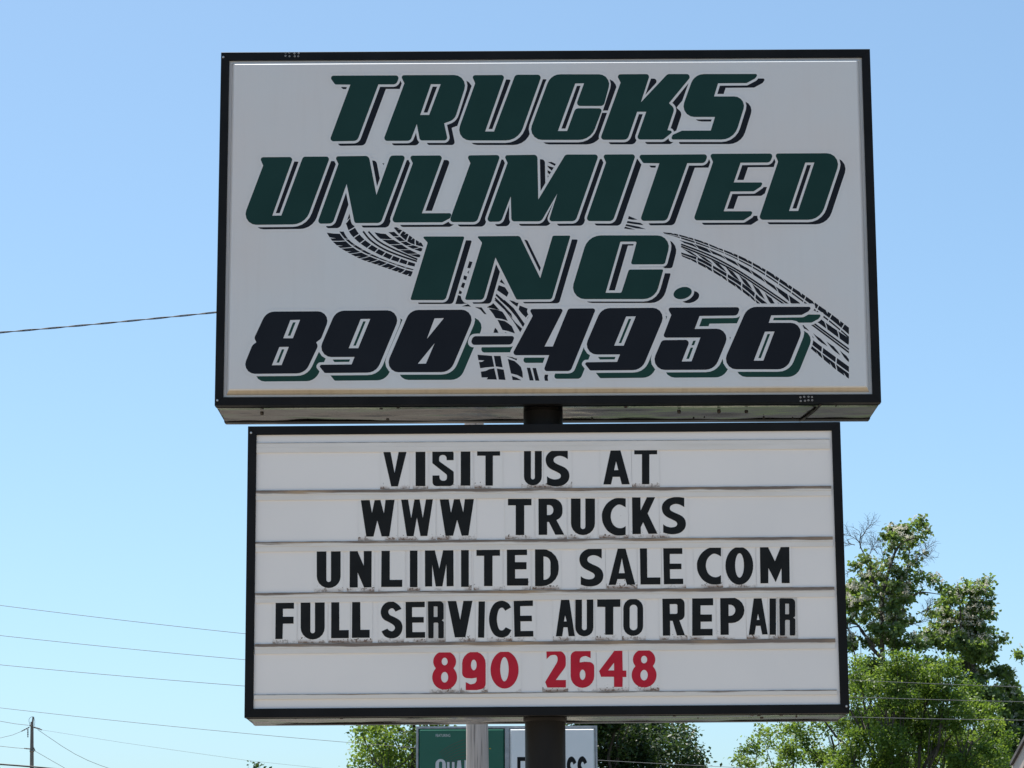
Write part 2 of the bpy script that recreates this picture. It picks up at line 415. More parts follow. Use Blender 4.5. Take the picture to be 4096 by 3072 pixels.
def bevel_rail(mb, p, q, inner, depth, y0, horizontal):
    pass

def frame(o, C, wd, dep):
    """four mitred rails, front and rear"""
    w2, h2 = C['w']/2, C['h']/2
    def rail(a, b, c, d, ya, yb):
        # a,b outer corners, c,d inner corners (x,z); small rounded nose on the outer arris
        m = MB(); e = .0015
        def lerp(p, q, t): return (p[0]+(q[0]-p[0])*t, p[1]+(q[1]-p[1])*t)
        k = e/wd
        ao, bo, ci, di = lerp(a, d, k), lerp(b, c, k), lerp(c, b, k), lerp(d, a, k)
        s = 1 if yb > ya else -1
        prof = [(a, b, yb), (a, b, ya+s*e), (ao, bo, ya), (di, ci, ya), (d, c, ya+s*e), (d, c, yb)]
        for i in range(len(prof)-1):
            p, q = prof[i], prof[i+1]
            m.poly([(p[0][0], p[2], p[0][1]), (p[1][0], p[2], p[1][1]), (q[1][0], q[2], q[1][1]), (q[0][0], q[2], q[0][1])])
        p, q = prof[0], prof[-1]
        m.poly([(p[0][0], p[2], p[0][1]), (q[0][0], q[2], q[0][1]), (q[1][0], q[2], q[1][1]), (p[1][0], p[2], p[1][1])])
        m.build('frame_rail', M['frame'], o)
    g = .0007
    O = [(-w2,h2),(w2,h2),(w2,-h2),(-w2,-h2)]; I = [(-w2+wd,h2-wd),(w2-wd,h2-wd),(w2-wd,-h2+wd),(-w2+wd,-h2+wd)]
    for ya, yb in ((0, dep), (C['d'], C['d']-dep)):
        for k in range(4):
            a, b, c, d = O[k], O[(k+1) % 4], I[(k+1) % 4], I[k]
            ux, uz = (b[0]-a[0]), (b[1]-a[1]); L = math.hypot(ux, uz); ux, uz = ux/L*g, uz/L*g
            rail((a[0]+ux, a[1]+uz), (b[0]-ux, b[1]-uz), (c[0]-ux, c[1]-uz), (d[0]+ux, d[1]+uz), ya, yb)

# ---- upper cabinet
up_o, up_mw = cabinet('upper_cabinet', UPPER, 3)
frame(up_o, UPPER, .0415, .06)
w2, h2 = UPPER['w']/2-.0405, UPPER['h']/2-.0405
pan = MB(); FL, BV, PD, FY = .015, .0205, .047, -.029
ring = [(w2, h2, FY+PD), (w2-FL, h2-FL, FY+PD), (w2-FL-BV*.72, h2-FL-BV*.72, FY+.007), (w2-FL-BV, h2-FL-BV, FY)]
def rect(r): return [(-r[0], r[2], r[1]), (r[0], r[2], r[1]), (r[0], r[2], -r[1]), (-r[0], r[2], -r[1])]
for i in range(3):
    A, B = rect(ring[i]), rect(ring[i+1])
    for k in range(4):
        k2 = (k+1) % 4; pan.poly([A[k], B[k], B[k2], A[k2]], 1 if (k == 2 and i == 1) else 0)
pan.poly(rect(ring[3])[::-1], 0)
pan.build('face_panel', [M['face'], M['face_lip_bounce']], up_o)

ZA=(1250,250,1000/2212); ZB=(2150,250,1000/2212); ZC=(950,580,1000/2212); ZD=(1750,580,1000/2212); ZE=(2450,580,1000/2212)
ZF=(1250,880,800/2212); ZG=(2000,880,800/2212); ZK=(2600,880,900/2133); ZH=(940,1200,800/2212); ZI=(1740,1200,800/2212); ZJ=(2500,1200,800/2212)
nine = [[(1118,118,140),(1850,113,110),(1562,803,150),(992,808,22),(934,735,12),(950,716,14),(1290,712),(1322,630),(897,632,110)],[(1390,210),(1496,209),(1363,533),(1258,533)]]
G = [  # (character, zoom frame, contours)
('T',ZA,[[(143,116,22),(772,114,24),(742,194,40),(583,194),(396,694,45),(148,698,26),(335,196),(200,195,22)]]),
('R',ZA,[[(778,112,20),(1385,110,95),(1258,505,95),(1165,538,4),(1198,690,26),(950,690,24),(923,545),(866,693,40),(624,694,26),(813,184,10)],[(1048,192),(1134,192),(1032,464),(953,464)]]),
('U',ZA,[[(1408,112,20),(1704,110,24),(1528,610),(1606,610),(1794,108,34),(2030,108,26),(1822,690,160),(1258,690,95),(1439,184,10)]]),
('C',ZB,[[(118,104,120),(662,104,90),(586,385,36),(338,385,28),(412,184),(334,186),(181,606),(262,606),(335,405,40),(577,405,22),(470,685,150),(-98,685,95)]]),
('K',ZB,[[(698,104,22),(996,102,24),(915,352),(1150,102,40),(1376,102,26),(1163,360,6),(1214,405,50),(1150,598,3),(1205,608,26),(1112,682,40),(876,682,24),(962,436),(882,436),(796,684,45),(552,684,26),(735,178,10)]]),
('S',ZB,[[(1388,102,120),(1955,101,26),(1925,142,12),(1850,182,18),(1598,184),(1562,300),(1858,300,85),(1738,682,150),(1178,682,24),(1196,640,14),(1278,603,18),(1533,602),(1570,482),(1252,482,95)]]),
('U',ZC,[[(196,108,20),(494,106,24),(308,625),(388,624),(580,103,30),(820,102,24),(598,702,160),(28,708,95),(227,182,10)]]),
('N',ZC,[[(860,100,20),(1162,96,36),(1229,442),(1353,93,34),(1490,92,24),(1268,690,45),(1036,691,22),(966,345),(842,695,45),(704,697,26),(893,168,10)]]),
('L',ZC,[[(1518,94,20),(1818,92,24),(1632,604),(1900,603,22),(1880,648,10),(1812,684,25),(1360,686,28),(1551,161,10)]]),
('I',ZD,[[(258,92,20),(558,88,24),(348,682,45),(102,682,26),(291,160,10)]]),
('M',ZD,[[(587,90,20),(884,86,30),(892,482),(1132,84,34),(1428,84,24),(1222,674,45),(982,676,24),(1060,430),(918,676,50),(654,676,26),(648,455),(562,678,40),(432,680,26),(620,158,10)]]),
('I',ZD,[[(1460,84,20),(1756,82,24),(1552,674,45),(1312,673,26),(1491,155,10)]]),
('T',ZE,[[(222,86,20),(846,82,24),(818,160,40),(662,161),(480,670,45),(242,672,26),(415,162),(272,160,18)]]),
('E',ZE,[[(857,78,20),(1424,75,24),(1395,155,40),(1133,157),(1073,331),(1332,331,24),(1315,366,10),(1250,410,18),(1045,412),(984,586),(1244,586,24),(1225,625,10),(1160,666,18),(714,667,26),(889,150,10)]]),
('D',ZE,[[(1435,75,20),(2035,72,100),(1838,662,150),(1292,662,28),(1465,147,10)],[(1706,156),(1786,155),(1643,583),(1562,584)]]),
('I',ZF,[[(1212,182,12),(1682,182,14),(1470,886,45),(1080,886,16),(1274,250,20)]]),
('N',ZG,[[(-256,180,10),(218,176,36),(445,643),(583,173,20),(780,172,12),(572,878,35),(182,880,25),(-50,415),(-184,882,45),(-390,884,16),(-198,250,20)]]),
('C',ZG,[[(975,170,190),(1905,170,140),(1822,490,30),(1445,492,20),(1513,239,14),(1332,240,10),(1168,805),(1342,805,20),(1425,548,24),(1808,546,12),(1715,875,170),(762,875,130)]]),
('.',ZG,[ell(2020,808,103,65,32,-.26)]),
('8',ZH,[[(348,128,140),(1072,124,105),(952,428,70),(898,468,4),(918,510,45),(775,812,150),(62,818,105),(192,498,80),(236,468,4),(212,420,45)],[(612,222),(720,219),(640,423),(534,423)],[(490,520),(595,518),(515,720),(408,722)]]),
('9',ZH,nine),
('0',ZI,[[(-275,110,140),(462,106,110),(168,798,150),(-571,800,110)],[(-5,203),(98,201),(-90,430)],[(-190,705),(-100,703),(-4,478)]]),
('-',ZI,[[(420,400,46),(885,398,24),(848,493,45),(388,497,40)]]),
('4',ZI,[[(1040,100,22),(1425,96,22),(1212,514),(1303,514),(1475,94,35),(1782,92,24),(1500,786,50),(1198,787,28),(1262,610),(848,611,30),(1081,175,12)]]),
('9',ZI,shift(nine,724,-28)),
('5',ZJ,[[(468,84,22),(1274,79,26),(1242,172,45),(824,177),(771,320),(1178,315,110),(990,771,150),(266,775,115),(408,444,45),(722,440,36),(628,680),(736,678),(834,415),(416,417,28),(512,165,10)]]),
('6',ZJ,[[(1357,75,150),(2068,75,26),(2030,125,14),(1955,165,25),(1617,170),(1590,252),(1998,252,110),(1790,767,150),(1055,767,115)],[(1548,350),(1654,348),(1530,670),(1424,671)]]),
]
# printed tyre tracks lie lowest on the face
trk = MB(); trk_plane = plane_of(up_mw, FY-.0001)
def poly_at(line, t):
    x = t*(len(line)-1); i = min(int(x), len(line)-2); f = x-i
    return (line[i][0]+(line[i+1][0]-line[i][0])*f, line[i][1]+(line[i+1][1]-line[i][1])*f)
def resample(line, n=60):
    L = [0]
    for i in range(len(line)-1): L.append(L[-1]+math.dist(line[i], line[i+1]))
    out = []
    for k in range(n+1):
        d = L[-1]*k/n; i = max(j for j in range(len(L)) if L[j] <= d+1e-9); i = min(i, len(line)-2)
        f = (d-L[i])/max(L[i+1]-L[i], 1e-9); out.append((line[i][0]+(line[i+1][0]-line[i][0])*f, line[i][1]+(line[i+1][1]-line[i][1])*f))
    return out
def smooth_line(line):
    pts = []
    for i in range(len(line)-1):
        p0 = line[max(i-1,0)]; p1 = line[i]; p2 = line[i+1]; p3 = line[min(i+2,len(line)-1)]
        for k in range(4):
            t = k/4; pts.append(tuple(.5*((2*p1[a])+(-p0[a]+p2[a])*t+(2*p0[a]-5*p1[a]+4*p2[a]-p3[a])*t*t+(-p0[a]+3*p1[a]-3*p2[a]+p3[a])*t**3) for a in (0,1)))
    return resample(pts+[line[-1]], 120)
def clipx(poly, xm):
    out = []
    for i in range(len(poly)):
        p, q = poly[i], poly[(i+1) % len(poly)]
        if p[0] <= xm: out.append(p)
        if (p[0] <= xm) != (q[0] <= xm):
            f = (xm-p[0])/(q[0]-p[0]); out.append((xm, p[1]+(q[1]-p[1])*f))
    return out
def tread(Z, A, B, n, slant, gap, xmax=None, rnd=6, slot=None, t0=0., t1=1.):
    A, B = smooth_line(A), smooth_line(B)
    def P(u, t): 
        t = min(max(t, 0), 1); a = poly_at(A, t); b = poly_at(B, t); return (a[0]+(b[0]-a[0])*u, a[1]+(b[1]-a[1])*u)
    for k in range(n):
        ta = t0+(t1-t0)*(k+gap/2)/n; tb = t0+(t1-t0)*(k+1-gap/2)/n; st = slant/n
        pts = [(*P(0, ta+(tb-ta)*i/4), 0) for i in range(5)]
        mid = [(*P(.5, tb+st*.62), 0)]
        pts += mid + [(*P(1, tb+st-(tb-ta)*i/4), 0) for i in range(5)] + [(*P(.5, ta+st*.62), 0)]
        if slot is not None:
            u0, u1 = (0, slot) if slot > 0 else (1, 1+slot)
            tm = ta+(tb-ta)*.62; w = (tb-ta)*.07
            if slot > 0:
                pts = [(*P(0, ta),0),(*P(0, tm-w),0),(*P(u1, tm+w*2),0),(*P(0, tm+w),0),(*P(0, tb),0)] + mid + [(*P(1, tb+st),0),(*P(1, (ta+tb)/2+st),0),(*P(1, ta+st),0),(*P(.5, ta+st*.62),0)]
            else:
                tm += st
                pts = [(*P(0, ta),0),(*P(0, (ta+tb)/2),0),(*P(0, tb),0)] + mid + [(*P(1, tb+st),0),(*P(1, tm+w),0),(*P(u1, tm-w*2),0),(*P(1, tm-w),0),(*P(1, ta+st),0),(*P(.5, ta+st*.62),0)]
        if slot == 0:
            dt = tb-ta
            pts = [(*P(0, ta),0),(*P(.12, ta+.3*dt),0),(*P(.12, ta+.62*dt),0),(*P(.6, tb+st*.7),0),(*P(1, tb+st+.25*dt),0),(*P(1, tb+st-.25*dt),0),(*P(.82, ta+.45*dt+st),0),(*P(.35, ta+.22*dt),0)]
        pts = [(q[0], q[1]) for q in pts]
        if xmax: pts = clipx(pts, xmax)
        if len(pts) >= 3 and abs(area(pts)) > 30: flat(trk, zoomed([pts], *Z), trk_plane)
def stripe(Z, line, wd, xmax=None):
    L = smooth_line(line); l = []; r = []
    for i, p in enumerate(L):
        a = L[max(i-1,0)]; b = L[min(i+1,len(L)-1)]; d = Vector((b[0]-a[0], b[1]-a[1])).normalized()
        l.append((p[0]-d.y*wd/2, p[1]+d.x*wd/2)); r.append((p[0]+d.y*wd/2, p[1]-d.x*wd/2))
    pts = l+r[::-1]
    if xmax: pts = clipx(pts, xmax)
    flat(trk, zoomed([pts], *Z), trk_plane)
# left track
oL=[(155,135),(205,215),(280,290),(385,355),(540,435),(740,505),(960,582),(1090,628)]
aL=[(288,130),(330,192),(400,265),(500,338),(655,412),(850,485),(1010,545),(1110,570)]
bL0=[(294,122),(338,184),(408,255),(510,326),(662,402),(858,474),(1020,532),(1115,556)]
bL=[(335,105),(372,180),(432,245),(540,315),(672,385),(852,460),(1000,510),(1118,545)]
cL=[(368,30),(408,135),(474,212),(560,282),(690,358),(850,432),(1035,492),(1135,516)]
dL=[(430,0),(470,85),(520,160),(592,230),(696,300),(846,375),(1035,448),(1142,484)]
tread(ZF,oL,aL,9,.2,.10,slot=.45)
tread(ZF,bL0,bL,9,.2,.08)
tread(ZF,cL,dL,10,.0,.12)
stripe(ZF,[(560,125),(640,222),(780,316),(950,388),(1155,458)],20)
stripe(ZF,[(618,128),(720,228),(850,304),(1000,370),(1160,436)],20)
tread(ZF,[(680,130),(730,190),(810,245),(910,302),(1060,378),(1170,415)],[(785,132),(865,200),(960,255),(1060,320),(1160,370),(1240,410)],5,.25,.12)
tread(ZF,[(835,130),(905,190),(1000,262),(1100,315),(1200,350)],[(885,115),(985,200),(1080,265),(1180,300),(1250,330)],5,.2,.14)
tread(ZF,[(895,80),(995,195),(1095,262),(1240,300)],[(930,80),(1040,145),(1130,212),(1220,262)],4,-.1,.14,slot=-.5)
# right track
XM=1886
uK=[(120,116),(210,124),(330,152),(500,203),(640,260),(770,308),(890,358),(1000,418),(1120,484),(1230,555),(1340,630),(1460,710),(1580,795),(1710,885),(1850,992),(1960,1080)]
aK=[(130,128),(200,138),(340,170),(500,222),(620,268),(745,318),(865,374),(985,434),(1095,500),(1205,574),(1325,655),(1435,735),(1560,826),(1685,918),(1820,1028),(1930,1125)]
a2K=[(140,132),(205,144),(340,176),(497,229),(616,275),(740,325),(860,381),(978,442),(1088,508),(1198,582),(1317,663),(1427,744),(1551,836),(1676,929),(1810,1039),(1920,1136)]
a3K=[(150,136),(220,152),(340,192),(475,235),(605,280),(735,332),(855,392),(968,452),(1080,520),(1190,592),(1305,672),(1420,756),(1545,850),(1668,942),(1805,1052),(1915,1150)]
tread(ZK,uK,aK,14,.0,.06,XM,slot=.5); tread(ZK,a2K,a3K,14,.0,.07,XM)
tread(ZK,[(270,188),(390,220),(510,258),(640,315),(760,370),(880,432),(990,496),(1110,577),(1220,648),(1330,722),(1440,800),(1640,955),(1900,1130)],
         [(285,208),(380,238),(530,300),(650,340),(760,397),(880,462),(990,527),(1110,604),(1225,692),(1340,790),(1430,860),(1610,985),(1880,1185)],13,.25,.09,XM)
stripe(ZK,[(295,230),(550,328),(800,458),(1000,586),(1200,722),(1330,812),(1580,1000),(1900,1236)],16,XM)
stripe(ZK,[(295,250),(540,350),(800,482),(1000,612),(1180,735),(1290,812),(1570,1018),(1900,1266)],16,XM)
tread(ZK,[(295,262),(430,312),(540,360),(660,412),(770,472),(880,542),(990,617),(1100,697),(1220,785),(1390,930),(1550,1075),(1760,1205),(1910,1320)],
         [(290,285),(380,322),(500,375),(610,428),(730,500),(830,565),(940,640),(1050,725),(1150,800),(1350,955),(1530,1105),(1710,1215),(1890,1350)],13,.1,.10,XM,slot=0)
lK=[(290,305),(360,327),(480,366),(610,438),(720,502),(835,572),(950,652),(1040,735),(1140,812),(1350,980),(1560,1150),(1710,1262),(1900,1400)]
l2K=[(290,322),(355,345),(475,392),(600,460),(710,528),(825,600),(935,682),(1025,765),(1125,842),(1335,1010),(1540,1185),(1690,1300),(1895,1450)]
l3K=[(288,326),(352,350),(472,398),(597,467),(705,535),(820,608),(930,690),(1020,772),(1120,850),(1330,1020),(1535,1195),(1685,1310),(1890,1460)]
loK=[(285,337),(410,392),(530,457),(640,518),(750,592),(860,667),(970,752),(1030,802),(1160,910),(1360,1075),(1540,1232),(1770,1425),(1895,1510)]
tread(ZK,lK,l2K,12,.0,.08,XM); tread(ZK,l3K,loK,12,.1,.08,XM,slot=-.5)
# pieces of the middle track between the lines of lettering
for P in ([(470,605),(630,618),(655,738),(570,745),(500,755),(486,684),(520,684),(545,668),(480,665)],[(650,618),(725,618),(748,745),(672,735)],
 [(507,792),(560,785),(600,765),(655,755),(685,880),(570,878),(585,857),(515,857)],[(683,757),(760,770),(780,884),(705,880)],[(805,652),(880,675),(915,705),(950,740),(968,800),(972,862),(910,830),(840,812)],
 [(790,622),(910,640),(903,668),(850,645)],[(850,840),(905,858),(955,888),(858,885)],[(1015,748),(1053,750),(1092,890),(1047,890)],[(1078,752),(1117,752),(1155,893),(1110,892)],
 [(1215,825),(1252,826),(1246,860),(1252,895),(1215,893),(1208,855)],[(665,305),(690,335),(705,370),(645,371),(652,340)],[(770,355),(835,372),(778,370)],
 [(595,95),(680,105),(745,130),(780,180),(805,232),(740,210),(670,200),(640,150)],[(690,218),(770,232),(800,250),(850,290),(885,370),(810,345),(745,330)],[(645,35),(715,112),(640,95),(575,82)],
 [(672,0),(780,110),(890,250),(970,322),(948,365),(860,225),(770,110),(655,0)],[(715,0),(770,0),(870,90),(1000,275),(980,310),(900,190),(800,70)],
 [(935,60),(1025,95),(1020,125),(1035,155),(1005,195),(960,150),(925,105)],[(1050,165),(1060,190),(1025,235),(1022,200)],[(820,0),(925,30),(910,75),(860,40)],[(440,78),(515,82),(570,158),(545,155),(500,105)]):
    flat(trk, zoomed([P], *ZI), trk_plane)
for P in ([(2090,655),(2130,715),(2070,685)],[(2060,720),(2130,745),(2170,805),(2150,850),(2040,775)],[(2035,815),(2110,880),(2212,985),(2212,1010),(2100,910),(2025,835)],
 [(2020,855),(2100,930),(2200,1040),(2212,1085),(2090,950),(2012,870)],[(2000,920),(2065,995),(1930,965)],[(1735,455),(1770,465),(1745,535),(1712,530)],[(1735,555),(1725,595),(1712,580)],
 [(1675,612),(1712,625),(1700,668),(1668,655)],[(1660,690),(1690,700),(1672,755),(1640,740)],[(1625,775),(1655,795),(1645,820),(1615,815)],[(1610,830),(1640,840),(1650,880),(1690,905),(1725,920),(1650,930),(1580,930)],[(1650,955),(1720,930),(1755,958)]):
    flat(trk, zoomed([P], *ZF), trk_plane)
for P in ([(975,150),(1010,150),(1055,172),(1048,190),(1000,165)],[(970,182),(1030,200),(1020,235),(985,205)],[(972,222),(1010,240),(995,265),(970,240)],[(972,270),(985,272),(972,302)],
 [(1692,628),(1770,660),(1725,662),(1685,655)],[(1680,672),(1800,690),(1822,710),(1740,700),(1675,690)],[(1670,700),(1780,722),(1845,745),(1760,738),(1662,715)],[(1660,722),(1750,748),(1700,746),(1650,738)],[(990,770),(1030,778)][:0] or [(1990,770),(2070,782),(2050,792)]):
    flat(trk, zoomed([P], *ZD), trk_plane)
flat(trk, zoomed([[(1280,162),(1312,163),(1305,188)]], *ZC), trk_plane)
flat(trk, zoomed([[(958,700),(1000,640),(1015,695),(985,715)]], *ZC), trk_plane)
flat(trk, zoomed([[(992,600),(1000,640),(970,665)]], *ZC), trk_plane)
tag(trk.build('tyre_track', M['navy'], up_o), kind='stuff', label='black tyre tread prints curving behind the green lettering')

# closed versions (narrow slits filled) for the outset layers of C, 9 and 5
closedC = [[(118,104,120),(662,104,90),(470,685,150),(-98,685,95)],[(412,184),(334,186),(181,606),(262,606),(338,395)]]
closedI = [[(975,170,190),(1905,170,140),(1715,875,170),(762,875,130)],[(1513,239,14),(1332,240,10),(1168,805),(1342,805,20),(1435,520)]]
closed9 = [[(1118,118,140),(1850,113,110),(1562,803,150),(992,808,22),(915,700,30),(897,632,60)],[(1390,210),(1496,209),(1363,533),(1258,533)]]
closed5 = [[(468,84,22),(1274,79,26),(1242,172,45),(824,177),(771,320),(1178,315,110),(990,771,150),(266,775,115),(512,165,10)],[(724,428),(834,415),(736,678),(628,680)]]
solid0 = [[(-275,110,140),(462,106,110),(168,798,150),(-571,800,110)]]
solid4 = [[(1040,100,22),(1782,92,24),(1500,786,50),(1198,787,28),(1262,610),(848,611,30),(1081,175,12)]]
OUTLINE = {3: closedC, 25: closed5, 21: solid0, 23: solid4}
HALO = {3: closedC, 25: closed5, 17: closedI, 20: closed9, 24: shift(closed9, 724, -28)}
halo = MB()
for i, (ch, Z, cs) in enumerate(G):
    P = zoomed(cs, *Z); PO = zoomed(OUTLINE.get(i, cs), *Z); PH = zoomed(HALO.get(i, cs), *Z); num = i >= 19; inc = 15 <= i < 19
    dx, dy = (39.8, 30.7) if num else ((29.7, 15.5) if inc else (29.9, 18.1))
    st = (i % 3)*.00006; line = 0 if i < 6 else 1 if i < 15 else 2 if i < 19 else 3; sh_ = st+(line % 2)*.00018
    flat(halo, grow(PH, 13), plane_of(up_mw, FY-.0002-sh_)); flat(halo, grow(shift(PH, dx, dy), 9.5), plane_of(up_mw, FY-.0006-sh_))
    sh = MB(); flat(sh, shift(P, dx, dy), plane_of(up_mw, FY-.0010-st)); sh.build('letter_shadow', M['green2'] if num else M['navy'], up_o)
    ol = MB(); flat(ol, grow(PO, 9.6), plane_of(up_mw, FY-.0013-st))
    if num:                                        # the white border of the numerals is wider at the sides
        flat(ol, shift(grow(PO, 9.6), 4, -.5), plane_of(up_mw, FY-.001322-st)); flat(ol, shift(grow(PO, 9.6), -3.5, 0), plane_of(up_mw, FY-.001341-st))
    ol.build('letter_outline', M['face'], up_o)
    le = MB(); flat(le, P, plane_of(up_mw, FY-.0017-st)); le.build('letter', M['navy'] if num else M['green'], up_o)
halo.build('lettering_backing', M['face'], up_o)

# ring rivets at the frame joints, corner screws
rv = MB()
for (px, py) in [(1143,210),(1157,210),(1142,223),(1158,225),(1178,214),(1195,213),(1179,225),(1193,225),
                 (3202,1589),(3217,1587),(3234,1587),(3248,1588),(3203,1604),(3220,1603),(3234,1601),(3249,1601)]:
    c = plane_of(up_mw, -.0012)(px, py)
    pts = [(c.x+.0036*math.cos(t*math.pi/5), c.y, c.z+.0036*math.sin(t*math.pi/5)) for t in range(11)]
    rv.tube(pts, .0011, 5, cap=False)
for (px, py) in [(893,228),(869,1601)]:
    c = plane_of(up_mw, 0)(px, py); rv.tube([c, c+Vector((0,-.003,0))], [.006,.004], 8)
rv.build('rivets', M['bright_screw'], up_o)['kind'] = 'stuff'
# open seam across the underside at the right
sm = MB(); w2_, h2_ = UPPER['w']/2, UPPER['h']/2
pl = [(1.345,.05),(1.338,.15),(1.325,.26),(1.30,.40),(1.285,.47)]
sm.tube([(x, y, -h2_-.002) for x, y in pl], .006, 5); sm.build('seam', M['bolt'], up_o)

# ---- lower board
lo_o, lo_mw = cabinet('reader_board', LOWER, 9)
frame(lo_o, LOWER, .0425, .05)
w2, h2 = LOWER['w']/2-.0415, LOWER['h']/2-.0415
bp = MB(); bp.box((-w2, .012, -h2), (w2, .022, h2)); bp.build('face_panel', M['board'], lo_o)
rails = [(1008,1776,3319,1760,.25),(1025,1966,3325,1947,.75),(1024,2172,3331,2150,.6),(1023,2376,3337,2351,.7),(1022,2580,3341,2558,1.0),(1018,2783,3347,2763,.45)]
rp = plane_of(lo_mw, .004)
for k, (xa, ya, xb, yb, st) in enumerate(rails):
    m = MB(); a = rp(xa-2, ya); b = rp(xb, yb)
    def strip(z0, z1, y0, y1, mi):
        m.faces([(a.x,y0,a.z+z0),(b.x,y0,b.z+z0),(b.x,y0,b.z+z1),(a.x,y0,a.z+z1),(a.x,y1,a.z+z0),(b.x,y1,b.z+z0),(b.x,y1,b.z+z1),(a.x,y1,a.z+z1)],
                [(0,1,2,3),(4,7,6,5),(0,4,5,1),(3,2,6,7),(1,5,6,2),(0,3,7,4)], mi)
    if k: strip(-.018, .003, .0035, .0118, 0)
    strip(.0032, .0052 if k else .0046, .0045, .0118, 1)                      # dark dirt line on the track's upper lip
    if not k: strip(-.018, .003, .0057, .0118, 2)
    if k < 5: strip(-.0183, -.044, .0056, .0118, 2)                             # lower leaf that holds the tops of the letters
    rm = rail_mat('track_plastic', st, k+1)
    m.build('letter_track', [rm, M['groove'] if 'groove' in M else M.setdefault('groove', noise_mat('track_groove', (.10,.085,.075), (.40,.37,.33), 5, .6, stretch=(3,1,1), lo=.40, hi=.62)),
                             M.setdefault('leaf_strip', noise_mat('track_leaf', (.71,.685,.645), (.76,.74,.71), 4, .35, stretch=(1,1,6), spec=.3))], lo_o)
sc = MB()
for (px, py) in [(1004,1731),(3386,2825)]:
    c = plane_of(lo_mw, 0)(px, py); sc.tube([c, c+Vector((0,-.003,0))], [.006,.004], 8)
sc.build('corner_screw', M['bright_screw'], lo_o)

# ---- posts
pm = MB(); pz = 16; pr = .1
def post_ring(z): return (0, 0, z)
pm.tube([(0,0,-.3),(0,0,UPPER['z']+.5)], [.1,.098], 40)
post = pm.build('post', M['post'], sign)
pc = at(2181, 2960, SIGN_Y+.25); sign_dx = pc.x - sign.location.x
post.location = (sign_dx, 0, 0)
cz = LOWER['z']-LOWER['h']/2
cl = MB(); cl.tube([(0,0,cz-.012),(0,0,cz-.006),(0,0,cz+.008)], [.101,.107,.107], 40); cl.build('post_collar', M['post'], sign).location = (sign_dx, 0, 0)
fl = MB(); fl.tube([(0,0,.0),(0,0,.02)], [.25,.25], 24); fl.build('base_plate', M['post'], sign).location = (sign_dx, 0, 0)

# ------------------------------------------------------------------ slide-in letters of the board
def Ug(x0,x1,y0,y1,wd,bt=None):
    bt = bt or (y1-y0)*.165; W = x1-x0; ri = (W-2*wd)/2*.98; ro = W/2*.98; yi = y1-bt
    return [[(x0,y0),(x0+wd,y0),(x0+wd,yi,ri),(x1-wd,yi,ri),(x1-wd,y0),(x1,y0),(x1,y1,ro),(x0,y1,ro)]]
def box_(x0,x1,y0,y1): return [[(x0,y0),(x1,y0),(x1,y1),(x0,y1)]]
def Tg(x0,x1,y0,yb,s0,s1,y1): return [[(x0,y0),(x1,y0-1),(x1,yb-1),(s1,yb),(s1,y1),(s0,y1),(s0,yb),(x0,yb)]]
def norm(outline, x0, x1, y0, y1):
    xs = [q[0] for q in outline]; ys = [q[1] for q in outline]; a, b, c, d = min(xs), max(xs), min(ys), max(ys)
    return [(x0+(q[0]-a)/(b-a)*(x1-x0), y0+(q[1]-c)/(d-c)*(y1-y0)) for q in outline]
S2 = crom([(750,163,1),(700,155),(640,155),(570,175),(520,220),(505,275),(520,335),(560,375),(620,405),(665,432),(672,462),(650,485),(600,492),(550,478),(520,457,1),(520,550,1),(580,566),(640,568),(705,552),(752,510),(768,455),(755,400),(715,360),(640,325),(600,300),(593,270),(610,245),(655,230),(705,240),(750,267,1)])
S3 = crom([(1118,152,1),(1095,120),(1045,92),(990,105),(958,145),(953,195),(975,235),(1020,260),(1058,285),(1065,310),(1045,331),(1018,324),(1005,310,1),(958,332,1),(985,372),(1030,388),(1080,380),(1115,345),(1126,295),(1110,250),(1070,222),(1025,200),(1013,175),(1025,152),(1050,148),(1070,173,1)])
C2 = crom([(1390,703,1),(1340,697),(1260,705),(1180,760),(1135,840),(1127,905),(1140,980),(1190,1060),(1265,1105),(1340,1112),(1390,1105,1),(1390,1008,1),(1345,1030),(1290,1022),(1245,980),(1224,905),(1240,830),(1285,780),(1330,770),(1390,800,1)])
C3 = crom([(1999,140,1),(1975,105),(1925,86),(1870,105),(1835,160),(1822,235),(1835,310),(1870,365),(1925,383),(1975,365),(2002,322,1),(1957,300,1),(1930,325),(1900,310),(1885,235),(1900,160),(1930,142),(1952,167,1)])
def R2(x, y): return [[(1330+x,88+y,12),(1457+x,90+y,34),(1457+x,236+y,16),(1438+x,243+y,4),(1458+x,254+y,14),(1458+x,388+y,10),(1414+x,388+y,8),(1414+x,262+y,10),(1376+x,262+y,10),(1376+x,388+y,8),(1334+x,388+y,8)],[(1377+x,132+y),(1408+x,132+y,5),(1408+x,217+y,5),(1377+x,217+y)]]
def eight(cx, y0, y1, w1, w2, hx1, hy1, hx2, hy2):
    H = y1-y0; c1 = y0+H*.26; r1 = H*.275; c2 = y0+H*.675; r2 = H*.33; L = []
    ys = [y0+H*k/44 for k in range(45)]
    for y in ys:
        a = w1*math.sqrt(max(0, 1-((y-c1)/r1)**2)) if abs(y-c1) < r1 else 0
        b = w2*math.sqrt(max(0, 1-((y-c2)/r2)**2)) if abs(y-c2) < r2 else 0
        L.append((max(a, b), y))
    o = [(cx+v, y) for v, y in L]+[(cx-v, y) for v, y in reversed(L)]
    return [o, ell(cx, c1, hx1, hy1, 20), ell(cx, c2, hx2, hy2, 20)]
six = [[(440,486,50),(528,486),(528,548),(490,530,25),(442,540,45),(440,583),(480,577,30),(557,582,85),(557,787,95),(367,787,95),(367,500,120)], ell(463,682,23,42,20)]
